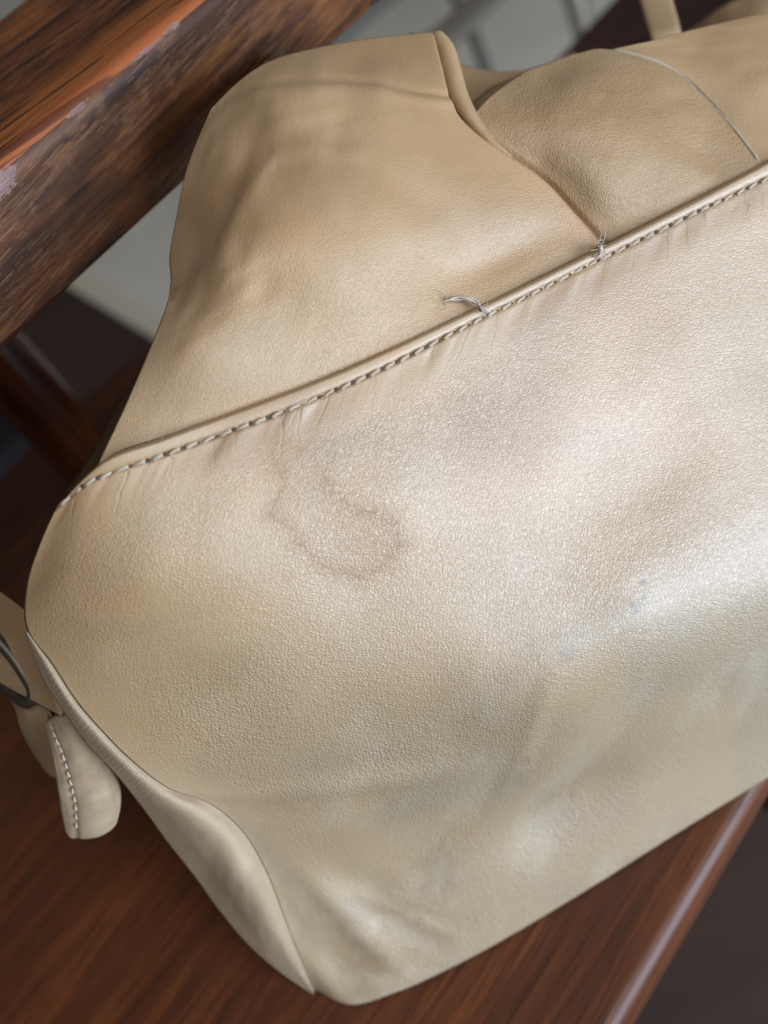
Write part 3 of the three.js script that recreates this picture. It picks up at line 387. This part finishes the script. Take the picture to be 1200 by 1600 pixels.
const panelMap = colorTexture(1024, 1024, (u, v) => {
  const x = u * PW, y = v * PH, below = v - seamV(u);
  let c = leatherTone(x, y, 400);
  c = mixC(c, [153, 135, 107], sstep(0.30, 0.85, v + 0.22 * (fbm(x * 12, y * 12, 3, 411) - 0.5)) * 0.75);             // lower half greyer: cool light put into the colour
  c = mixC(c, [140, 108, 73], (1 - sstep(0.01, 0.085, below + 0.05 * (fbm(x * 70, y * 40, 3, 415) - 0.5))) * sstep(0.004, 0.012, below) * lerp(0.15, 0.75, sstep(0.35, 0.65, fbm(x * 30, 2, 3, 416))));
  const wob = (fbm(x * 160, y * 160, 3, 420) - 0.5) * 0.02, su = u + wob, sv = v + wob * 0.7;
  const edge = pathDist(su * PW / PH, sv, [...STAIN, STAIN[0]].map(([a, b]) => [a * PW / PH, b]));
  const ins = inside(su, sv, STAIN) ? 1 : 0, patchy = fbm(x * 90, y * 90, 4, 423);
  c = mixC(c, [138, 103, 60], ins * sstep(0.05, 0.6, patchy) * 0.30 + (1 - sstep(0.002, 0.026, edge)) * sstep(0.05, 0.45, patchy) * 0.36 + (1 - sstep(0.0008, 0.007, edge)) * sstep(0.15, 0.45, patchy) * 0.24);
  for (const [mu, mv, r, k] of [[0.619, 0.579, 0.008, 0.9], [0.598, 0.613, 0.014, 0.6], [0.612, 0.606, 0.008, 0.7], [0.496, 0.626, 0.022, 0.35], [0.38, 0.78, 0.024, 0.4], [0.395, 0.757, 0.014, 0.4], [0.42, 0.87, 0.06, 0.35], [0.33, 0.12, 0.05, 0.22], [0.56, 0.09, 0.05, 0.22], [0.24, 0.86, 0.05, 0.25]]) c = mixC(c, [112, 96, 80], (1 - sstep(0.2, 1.1, Math.hypot((u - mu) * PW / PH, v - mv) / r + (fbm(x * 400, y * 400, 2, 430) - 0.5) * 0.9)) * k);
  c = mixC(c, [138, 108, 76], Math.exp(-(((u - 0.50) / 0.085) ** 2) - ((v - 0.20 - 0.25 * (u - 0.5)) / 0.075) ** 2) * lerp(0.25, 0.8, fbm(x * 50, y * 50, 3, 480)));      // a darker brown patch
  c = mixC(c, [136, 123, 102], sstep(0.45, 0.75, fbm(x * 26 + 3, y * 34, 4, 470)) * sstep(0.45, 0.8, v) * 0.55);      // grey handling marks low on the bag
  c = mixC(c, [176, 166, 148], sstep(0.5, 0.85, fbm(x * 40, y * 70 + x * 30, 5, 474)) * sstep(0.35, 0.7, v) * 0.3);
  c = mixC(c, [140, 114, 82], sstep(0.54, 0.72, fbm(x * 18 + 9, y * 22, 4, 477)) * (1 - sstep(0.3, 0.7, v)) * 0.3);
  c = mixC(c, [188, 176, 158], sstep(0.42, 0.7, fbm(x * 90 + y * 60, y * 160 - x * 90, 4, 484)) * Math.exp(-(((u - 0.13) / 0.10) ** 2) - ((v - 0.93) / 0.09) ** 2) * 0.4);     // rubbed pale towards the corner
  c = mixC(c, [142, 108, 76], crossCrease(u, v) * 0.30);
  c = mixC(c, [150, 118, 84], (1 - sstep(0.0006, 0.0022, Math.abs(below) * PH)) * 0.55);
  return c;
});
const panelBump = valueTexture(2048, 2048, (u, v) => {
  const x = u * PW, y = v * PH, below = v - seamV(u);
  const soft = lerp(0.35, 1, sstep(0.01, 0.12, below)) * lerp(0.45, 1, sstep(0.0, 0.12, u)) * lerp(0.35, 1.35, fbm(x * 26, y * 26, 3, 441));
  return clamp(0.5 + (grain(x, y, 440) - 0.5) * 0.62 * soft + 0.12 * sstep(0.82, 1, 1 - Math.abs(2 * fbm(x * 120 + y * 40, y * 210, 2, 445) - 1)) * sstep(0.45, 0.65, fbm(x * 30, y * 30, 2, 446)) * soft - crossCrease(u, v) * 0.4, 0, 1);
});
const panelRough = valueTexture(512, 512, (u, v) => clamp(0.42 + 0.10 * (fbm(u * 9, v * 7, 4, 450) - 0.5) + 0.10 * (1 - sstep(0.03, 0.12, v)) + 0.06 * sstep(0.72, 0.9, v)));
const leather = (o) => new THREE.MeshPhysicalMaterial({ roughness: 0.5, specularIntensity: 1, ior: 1.55, sheen: 0.1, sheenRoughness: 0.6, sheenColor: new THREE.Color(0.9, 0.85, 0.75), side: THREE.DoubleSide, ...o });
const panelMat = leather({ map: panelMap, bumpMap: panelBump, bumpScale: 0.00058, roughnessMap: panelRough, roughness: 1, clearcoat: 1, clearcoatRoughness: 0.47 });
const YW = 0.178, YH = 0.135;
const yokeMap = colorTexture(1024, 1024, (u, v) => { const x = u * YW, y = v * YH; let c = leatherTone(x + 3, y, 500); c = mixC(c, [176, 138, 96], sstep(0.5, 0.72, fbm(x * 16 + 5, y * 26, 4, 505)) * 0.35); c = mixC(c, [168, 130, 92], sstep(0.955, 0.995, v) * 0.4 + sstep(0.96, 1, u) * 0.25); return c; });
const yokeBump = valueTexture(1024, 1024, (u, v) => { const x = u * YW, y = v * YH; return clamp(0.5 + (grain(x + 3, y, 510, 0.0009) - 0.5) * 0.6 * lerp(0.4, 1, sstep(0.25, 0.85, v)) * lerp(0.55, 1.1, fbm(x * 24, y * 24, 3, 511))); });
const yokeMat = leather({ map: yokeMap, bumpMap: yokeBump, bumpScale: 0.00042, roughness: 0.5, clearcoat: 0.25, clearcoatRoughness: 0.45 });
const sideMap = colorTexture(512, 512, (u, v) => { const x = u * 0.08, y = v * 0.1; let c = leatherTone(x + 7, y, 600); return mixC(c, [148, 119, 84], 0.5 + 0.4 * fbm(x * 40, y * 40, 3, 601)); });
const sideBump = valueTexture(512, 512, (u, v) => 0.5 + (grain(u * 0.08 + 7, v * 0.1, 610, 0.0009) - 0.5) * 0.6);
const sideMat = leather({ map: sideMap, bumpMap: sideBump, bumpScale: 0.00045, roughness: 0.55 });
const pieceMap = colorTexture(512, 512, (u, v) => leatherTone(u * 0.08 + 9, v * 0.08, 700));
const pieceMat = leather({ map: pieceMap, bumpMap: sideBump, bumpScale: 0.0002, roughness: 0.52 });
const gussetMap = colorTexture(512, 512, (u, v) => mixC(leatherTone(u * 0.03 + 11, v * 0.2, 720), mixC([140, 120, 94], [176, 160, 136], fbm(u * 3, v * 16, 4, 723)), 0.75));
const gussetMat = leather({ map: gussetMap, bumpMap: sideBump, bumpScale: 0.0002, roughness: 0.5 });
const paleLeather = leather({ color: new THREE.Color(0.34, 0.275, 0.20), roughness: 0.75 });
const threadMat = new THREE.MeshPhysicalMaterial({ color: 0xa69683, roughness: 0.5, sheen: 0.5, sheenColor: new THREE.Color(0.8, 0.75, 0.7), sheenRoughness: 0.4 });
const fuzzMat = new THREE.MeshStandardMaterial({ color: 0xb9a99c, roughness: 0.8 });
const holeMat = new THREE.MeshStandardMaterial({ color: 0x4d3b2b, roughness: 0.9 });
const metalMat = new THREE.MeshStandardMaterial({ color: 0x6b6558, metalness: 0.9, roughness: 0.4 });

// ------------------------------------------------------------------ the bag
const bag = thing('leather_handbag', 'tan leather handbag with stitched seam, lying on the wooden chair seat', 'handbag', [0, 0.45, -0.15]);
const hang = new THREE.Matrix4().makeTranslation(0, -0.45, 0.15);      // parts are measured in the room; the bag's own base is the origin
const bagPart = (name, g, m, parent = bag) => part(name, parent === bag ? g.applyMatrix4(hang) : g.applyMatrix4(hang), m, parent);
const bump2 = (u, v, cu, cv, ru, rv) => Math.exp(-(((u - cu) / ru) ** 2) - ((v - cv) / rv) ** 2);
const ridge = (u, v, a, b, w) => { const [d, t] = segDist(u * PW / PH, v, a[0] * PW / PH, a[1], b[0] * PW / PH, b[1]); return Math.exp(-((d / w) ** 2)) * Math.sin(Math.PI * clamp(0.08 + 0.84 * t)); };
function panelDisp(u, v) {
  const x = u * PW, y = v * PH, below = (v - seamV(u)) * PH, s = v * PH, sv = seamV(u) * PH;
  let d = 0;
  const r = 0.0009; if (s < r) d -= r * (1 - Math.sqrt(Math.max(0, 1 - (1 - s / r) ** 2)));           // folded top edge
  if (below < 0) d += 0.0003 * Math.sin(Math.PI * clamp(s / sv)) * sstep(0, 0.05, u);                   // welt
  d -= 0.0008 * Math.exp(-((below / 0.0011) ** 2)) * (1 + 0.3 * Math.sin(u * 400));                      // groove pulled down by the thread
  d -= 0.0016 * Math.exp(-(((below - 0.003) / 0.008) ** 2)) * (fbm(x * 110 + below * 20, 1, 3, 460) - 0.3) * (below > 0 ? 1 : 0.3);
  d += 0.0007 * (fbm(x * 13, y * 13, 2, 461) - 0.5) * sstep(0.0, 0.1, v) * sstep(0, 0.06, 1 - v);        // slack hide
  d -= 0.0008 * bump2(u, v, 0.50, 0.215, 0.10, 0.10);
  d -= 0.0065 * bump2(u, v, 0.44, 0.865, 0.10, 0.05);
  d -= 0.0040 * bump2(u, v, 0.22, 0.82, 0.10, 0.06);
  d += 0.0012 * ridge(u, v, [0.03, 0.62], [0.36, 0.742], 0.022);
  d += 0.0022 * ridge(u, v, [0.075, 0.80], [0.15, 0.965], 0.022) - 0.0014 * ridge(u, v, [0.10, 0.78], [0.20, 0.95], 0.03);
  d += 0.0008 * ridge(u, v, [0.11, 0.83], [0.24, 0.96], 0.012);
  d += 0.0011 * ridge(u, v, [0.34, 0.80], [0.47, 0.66], 0.02);
  return d;
}
const panelS = sheet(PANEL_NET, panelDisp);
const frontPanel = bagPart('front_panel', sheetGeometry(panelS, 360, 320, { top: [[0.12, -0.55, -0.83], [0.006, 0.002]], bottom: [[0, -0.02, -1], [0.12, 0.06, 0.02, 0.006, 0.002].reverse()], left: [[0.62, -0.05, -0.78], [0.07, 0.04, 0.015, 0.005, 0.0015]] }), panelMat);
const gussetS = sheet(GUSSET_NET, (u, v) => 0.00004 * Math.sin(v * 560 + u * 3 + 5 * noise(v * 60, 1, 6)) * (1 - sstep(0.38, 0.52, v)) * sstep(0.02, 0.1, v) * Math.sin(Math.PI * u) + 0.0016 * (fbm(v * 9, u * 2, 3, 470) - 0.5) * sstep(0.4, 0.6, v) * Math.sin(Math.PI * u));
bagPart('side_gusset', sheetGeometry(gussetS, 24, 900, { left: [[0.62, -0.05, -0.78], [0.09, 0.05, 0.02, 0.006, 0.002]], right: [[0.55, 0, -0.83], [0.002, 0.005]], bottom: [[0.2, -0.02, -1], [0.003, 0.02, 0.06]] }), gussetMat);
function yokeDisp(u, v) {
  const x = u * YW, y = v * YH; let d = 0;
  const sb = (1 - v) * YH, sr = (1 - u) * YW * 0.7;
  if (sr < 0.0014) d -= 0.0014 * (1 - Math.sqrt(Math.max(0, 1 - (1 - sr / 0.0014) ** 2)));
  d -= 0.0012 * Math.exp(-((sb / 0.002) ** 2));
  d += 0.0018 * (fbm(x * 22 + 4, y * 22, 3, 480) - 0.5) * sstep(0, 0.08, 1 - v) * sstep(0, 0.08, 1 - u) * sstep(0, 0.08, u) * sstep(0, 0.05, v);
  const cr = interp([0, 0.242, 0.407, 0.596, 0.775, 1], [0.02, 0.057, 0.08, 0.11, 0.15, 0.237], u), dc = (v - cr) * YH;
  d += 0.0005 * Math.exp(-(((dc - 0.003) / 0.003) ** 2)) * sstep(0.05, 0.3, u) - 0.0006 * Math.exp(-(((dc + 0.001) / 0.0019) ** 2)) * sstep(0.05, 0.3, u);     // fold where the yoke turns back
  d += 0.0007 * Math.exp(-(((v - interp([0.25, 0.374, 0.5, 0.641], [0.36, 0.275, 0.28, 0.34], u)) * YH / 0.004) ** 2)) * sstep(0.25, 0.4, u) * (1 - sstep(0.5, 0.75, u));
  const rg = (u < 0.42 ? 1 : 0) * (1 - sstep(0.20, 0.38, u)), rv = (v - interp([0, 0.144, 0.269, 0.374], [0.53, 0.479, 0.344, 0.262], u)) * YH;
  d += rg * sstep(0.03, 0.10, u) * (0.0016 * Math.exp(-(((rv - 0.002) / 0.007) ** 2)) - 0.0016 * Math.exp(-(((rv + 0.012) / 0.010) ** 2)));      // ridge where the bag's side begins
  d -= 0.0018 * bump2(u, v, 0.83, 0.86, 0.10, 0.06) + 0.0014 * bump2(u, v, 0.72, 0.55, 0.06, 0.12);
  return d;
}
const yokeS = sheet(YOKE_NET, yokeDisp);
bagPart('yoke', sheetGeometry(yokeS, 220, 220, { left: [[0.62, -0.2, -0.75], [0.06, 0.03, 0.012, 0.004, 0.001]], top: [[0.1, -0.55, -0.83], [0.06, 0.03, 0.012, 0.004, 0.001]], right: [[-0.02, -0.3, -0.95], [0.002, 0.006, 0.014, 0.03]], bottom: [[0, -0.4, -0.9], [0.002, 0.005]] }), yokeMat);
const sideS = sheet(SIDE_YOKE_NET, (u, v) => 0.0024 * (fbm(u * 3.2, v * 3.4, 3, 490) - 0.5) * sstep(0, 0.12, u) * sstep(0, 0.12, 1 - u) * sstep(0, 0.1, 1 - v) - 0.001 * sstep(0.95, 1, v) - 0.0013 * (1 - sstep(0.01, 0.055, u)) - 0.0005 * (1 - sstep(0, 0.16, u)) + 0.0018 * bump2(u, v, 0.2, 0.62, 0.12, 0.22) - 0.0016 * bump2(u, v, 0.78, 0.80, 0.08, 0.15));
bagPart('side_yoke', sheetGeometry(sideS, 140, 140, { top: [[0.05, -0.5, -0.86], [0.06, 0.03, 0.012, 0.004, 0.001]], left: [[-0.1, -0.2, -0.97], [0.006, 0.002]], right: [[-0.3, -0.3, -0.9], [0.001, 0.003]], bottom: [[0, -0.4, -0.9], [0.002, 0.005]] }), sideMat);
const farS = sheet(FAR_YOKE_NET, (u, v) => 0.002 * (fbm(u * 3, v * 3, 3, 495) - 0.5) * sstep(0, 0.15, u) * sstep(0, 0.1, 1 - v) - 0.001 * sstep(0.95, 1, v));
bagPart('far_yoke', sheetGeometry(farS, 100, 100, { top: [[0.05, -0.5, -0.86], [0.06, 0.03, 0.012, 0.004, 0.001]], left: [[-0.3, -0.3, -0.9], [0.006, 0.002]], bottom: [[0, -0.4, -0.9], [0.002, 0.005]] }), pieceMat);
{ // pale worn edge where two pieces of the yoke are sewn
  const pts = []; for (let k = 0; k <= 20; k++) pts.push(sideS.point(0.996, k / 20 * 0.985, -0.0001));
  bagPart('seam_edge', tubeGeometry(pts, (t) => 0.00050 + 0.00020 * Math.sin(t * 9), 90, 8, (t, a) => 0.00018 * (noise(t * 70, a * 2, 3) - 0.5)), paleLeather);
}
bagPart('seam_roll', tubeGeometry(vecs(ROLL_LINE), (t) => 0.0009 + 0.0026 * Math.pow(Math.sin(Math.PI * clamp(0.10 + 0.9 * Math.pow(t, 0.62))), 0.9), 80, 20, (t, a) => 0.0006 * (noise(t * 6, a * 1.2, 4) - 0.5)), pieceMat);
bagPart('back_panel', sheetGeometry(sheet(BACK_VALLEY_NET), 40, 40, { top: [[0.05, -0.6, -0.8], [0.05, 0.02, 0.008, 0.002]] }), sideMat);
bagPart('back_pocket', sheetGeometry(sheet(BLOB_NET), 40, 40, { top: [[0.05, -0.6, -0.8], [0.08, 0.04, 0.02, 0.006]] }), pieceMat);
{ // carrying handle: a flat strap that rises behind the bag
  const c = new THREE.CatmullRomCurve3(vecs(HANDLE_LINE)), w = 0.0066, h = 0.0016, pos = [], idx = [], N = 30, sect = []; for (let a = 0; a < 16; a++) { const th = a / 16 * 2 * Math.PI; sect.push([Math.sign(Math.cos(th)) * Math.pow(Math.abs(Math.cos(th)), 0.5) * w, Math.sin(th) * h]); }
  const side = V(0.93, 0.1, 0.2).normalize();
  for (let k = 0; k <= N; k++) { const q = c.getPointAt(k / N), t = c.getTangentAt(k / N), b = side.clone().cross(t).normalize(), sd = t.clone().cross(b).normalize(); for (const [x, y] of sect) { const p = q.clone().addScaledVector(sd, x).addScaledVector(b, y); pos.push(p.x, p.y, p.z); } }
  for (let k = 0; k < N; k++) for (let a = 0; a < 16; a++) { const i = k * 16 + a, j = k * 16 + (a + 1) % 16; idx.push(i, j, i + 16, j, j + 16, i + 16); }
  const g = new THREE.BufferGeometry(); g.setAttribute('position', new THREE.Float32BufferAttribute(pos, 3)); g.setAttribute('uv', new THREE.Float32BufferAttribute(new Float32Array(pos.length / 3 * 2), 2)); g.setIndex(idx); g.computeVertexNormals();
  bagPart('handle', g, pieceMat);
}
{ // the side strap, its ring and the folded tab
  bagPart('side_strap', sheetGeometry(sheet(STRAP_NET, (u, v) => 0.001 * Math.sin(Math.PI * v)), 40, 40, { left: [[0.3, -0.3, -0.9], [0.006, 0.002]], right: [[0.8, 0, -0.6], [0.004, 0.02, 0.05]], bottom: [[0.3, -0.3, -0.9], [0.002, 0.005]] }), sideMat);
  bagPart('side_strap', sheetGeometry(sheet(STRAP_LOWER_NET, (u, v) => 0.0015 * Math.sin(Math.PI * u)), 40, 40, { left: [[0.4, -0.2, -0.9], [0.02, 0.006, 0.0015]], bottom: [[0.2, -0.3, -0.9], [0.001, 0.005]] }), sideMat);
  bagPart('strap_ring', tubeGeometry(vecs(RING_LINE), 0.0021, 70, 14), metalMat);
  const tabS = sheet(TAB_NET, (u, v) => { const e = Math.min(u, 1 - u) * 0.018, f = Math.min(v, 1 - v) * 0.042, q = Math.min(e, f), r = 0.0013; return (q < r ? -r * (1 - Math.sqrt(Math.max(0, 1 - (1 - q / r) ** 2))) : 0) - 0.0006 * Math.exp(-(((u - 0.27) / 0.05) ** 2)) + 0.0005 * (fbm(u * 4, v * 6, 2, 520) - 0.5); });
  const tab = bagPart('strap_tab', sheetGeometry(tabS, 60, 90, { left: [[0.1, -0.2, -0.97], [0.006, 0.003, 0.001]], right: [[-0.3, -0.2, -0.93], [0.001, 0.003, 0.006]], bottom: [[0, 0.2, -0.97], [0.001, 0.003, 0.006]], top: [[0, -0.5, -0.86], [0.003, 0.001]] }), gussetMat);
  { const e = []; for (let k = 0; k <= 12; k++) e.push(tabS.point(0.02, 0.03 + 0.94 * k / 12, -0.0012)); bagPart('tab_edge', tubeGeometry(e, 0.0011, 50, 8, (t, a) => 0.0003 * (noise(t * 20, a, 7) - 0.5)), paleLeather, tab); }
  const g0 = stitchGeometry(0.0026, 0.00028);
  for (let k = 0; k < 13; k++) { const v = 0.06 + k * 0.0685, u = 0.25 + 0.05 * Math.sin(v * 3), a = tabS.point(u, v, 0.0002), b = tabS.point(u, v + 0.02, 0.0002); placeStitch(g0, a, b, tabS.normal(u, v), tab, 'stitch', 0.15); }
}
function stitchGeometry(len, r) {                                      // two twisted plies that dive at both ends
  const list = [];
  for (const ph of [0, Math.PI]) { const pts = []; for (let k = 0; k <= 10; k++) { const t = k / 10, a = ph + t * Math.PI * 1.1; pts.push(V((t - 0.5) * len, Math.cos(a) * r * 0.55, Math.sin(a) * r * 0.55 + r * 1.5 * (1 - Math.pow(Math.abs(2 * t - 1), 3.5)) - r * 0.9)); } list.push(tubeGeometry(pts, (t) => r * (0.55 + 0.45 * Math.sin(Math.PI * t)), 20, 8)); }
  return mergeGeometries(list);
}
function placeStitch(g, a, b, n, parent, name, slant) {
  const x = b.clone().sub(a).normalize(), z = n.clone().addScaledVector(x, -n.dot(x)).normalize(), y = z.clone().cross(x);
  const m = new THREE.Mesh(g, threadMat); m.name = numbered(name); m.castShadow = m.receiveShadow = true;
  const q = new THREE.Matrix4().makeBasis(x, y, z).multiply(new THREE.Matrix4().makeRotationZ(slant + (rnd() - 0.5) * 0.12)).setPosition(0, 0, 0);
  m.quaternion.setFromRotationMatrix(q); const p = a.clone().applyMatrix4(hang); m.position.copy(p); m.scale.set(0.94 + rnd() * 0.14, 0.9 + rnd() * 0.2, 0.9 + rnd() * 0.25); parent.add(m); return m;
}
{ // the seam's stitches
  const pts = [], us = []; for (let k = 0; k <= 400; k++) { const u = 0.006 + 0.93 * k / 400; us.push(u); pts.push(panelS.at(u, seamV(u))); }
  const g = stitchGeometry(0.0044, 0.00047), holes = []; let acc = 0, next = 0.002;
  for (let k = 1; k <= 400; k++) {
    acc += pts[k].distanceTo(pts[k - 1]); if (acc < next) continue; const step = 0.0050 + (rnd() - 0.5) * 0.0004; next = acc + step;
    const u = us[k], v = seamV(u), a = panelS.point(u, v, 0.0001), b = panelS.point(u + 0.004, seamV(u + 0.004), 0.0001), n = panelS.normal(u, v);
    placeStitch(g, a, b, n, bag, 'stitch', 0.24);
    const h = new THREE.SphereGeometry(1, 10, 8), x = b.clone().sub(a).normalize(), c = a.clone().addScaledVector(x, step / 2).addScaledVector(n, 0.00012), y = n.clone().cross(x).normalize();
    h.applyMatrix4(new THREE.Matrix4().makeBasis(x.multiplyScalar(0.0010), y.multiplyScalar(0.0006), n.multiplyScalar(0.00035)).setPosition(c)); holes.push(h);
  }
  const hm = bagPart('stitch_hole', mergeGeometries(holes), holeMat); hm.userData.kind = 'stuff';
}
function fuzz(line, name, n, r, spread) {                              // a frayed thread end: a few thin strands and loose hairs
  const list = [], base = vecs(line);
  for (let k = 0; k < n; k++) { const off = () => (rnd() - 0.5) * spread; list.push(tubeGeometry(base.map((p, i) => p.clone().add(V(off(), off(), off()).multiplyScalar(i ? 0.5 + i * 0.22 : 0.4))), r * (0.6 + 0.5 * rnd()), 26, 6)); }
  for (let k = 0; k < n * 4; k++) { const i = 1 + Math.floor(rnd() * (base.length - 1)), p = base[i].clone(); const w = () => V(rnd() - 0.5, rnd() - 0.5, rnd() - 0.5).multiplyScalar(0.004); const q = p.clone().add(w()), s = q.clone().add(w()); list.push(tubeGeometry([p, q, s], r * 0.28, 12, 5)); }
  return bagPart(name, mergeGeometries(list), fuzzMat);
}
fuzz(THREAD_A_LINE, 'loose_thread', 5, 0.00032, 0.0011);
fuzz(THREAD_B_LINE, 'loose_thread', 5, 0.00036, 0.0012);

// ------------------------------------------------------------------ what stands behind, out of focus
{ // black block, added to stand for the dark shade there
  const box = thing('added_black_block', 'added black block standing in for the dark shade behind the chair post at left', 'case', [-0.42, 0, -0.92]);
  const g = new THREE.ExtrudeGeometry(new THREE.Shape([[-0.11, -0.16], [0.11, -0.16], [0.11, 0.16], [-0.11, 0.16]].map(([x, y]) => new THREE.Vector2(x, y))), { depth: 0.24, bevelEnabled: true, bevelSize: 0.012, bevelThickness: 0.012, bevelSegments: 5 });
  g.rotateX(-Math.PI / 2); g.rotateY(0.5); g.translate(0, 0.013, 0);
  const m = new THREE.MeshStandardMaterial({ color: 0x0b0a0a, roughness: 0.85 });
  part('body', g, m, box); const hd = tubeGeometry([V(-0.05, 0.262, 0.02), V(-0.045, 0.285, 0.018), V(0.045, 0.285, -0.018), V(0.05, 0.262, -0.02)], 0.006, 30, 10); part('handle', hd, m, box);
}
{ // dark bench: its long edge runs like the chair's
  const bench = thing('dark_bench', 'dark brown wooden bench behind the bag at top right', 'bench', [0.45, 0, -0.95]);
  const mat = new THREE.MeshPhysicalMaterial({ map: colorTexture(256, 256, (u, v) => woodColor(u * 0.5, v * 0.5, 190, [34, 16, 14], [48, 24, 20], [62, 32, 25])), roughness: 0.5 });
  const A = V(...DARK_BENCH_LINE[0]), c = (s, w) => { const q = A.clone().addScaledVector(T, s).addScaledVector(NRM, -w); return [q.x - 0.45, q.z + 0.95]; };
  part('bench_top', flat([c(-0.10, 0.0), c(0.9, 0.0), c(0.9, 0.34), c(-0.10, 0.34)], 0.39, 0.028), mat, bench);
  for (const [s, w] of [[-0.04, 0.05], [0.84, 0.05], [-0.04, 0.29], [0.84, 0.29]]) { const q = c(s, w), g = new THREE.CylinderGeometry(0.024, 0.018, 0.388, 20); g.translate(q[0], 0.196, q[1]); part('leg', g, mat, bench); }
}
{ // bent metal tubes of a stand on the pale floor
  const stand = thing('metal_stand', 'bent grey metal tube frame behind the bag, at top middle', 'stand', [0.25, 0, -1.0]);
  const dark = new THREE.MeshStandardMaterial({ color: 0x6a695f, metalness: 0.3, roughness: 0.45 }), pale = new THREE.MeshStandardMaterial({ color: 0xb0a89c, metalness: 0.85, roughness: 0.22 });
  const mv = (g) => g.translate(-0.25, 0, 1.0);
  const a = vecs(TUBE_A_LINE), b = vecs(TUBE_B_LINE);
  const down = (p) => V(p.x, 0.012, p.z);
  part('frame_tube', mv(tubeGeometry([down(a[0]), a[0].clone().setY(0.25), ...a, a[4].clone().setY(0.25).add(V(0.03, 0, 0)), down(a[4]).add(V(0.03, 0, 0))], 0.008, 90, 16)), dark, stand);
  part('frame_tube', mv(tubeGeometry([down(b[0]), b[0].clone().setY(0.25), ...b, b[4].clone().setY(0.25).add(V(0.03, 0, 0)), down(b[4]).add(V(0.03, 0, 0))], 0.014, 90, 20)), pale, stand);
}
renderer.render(scene, camera);
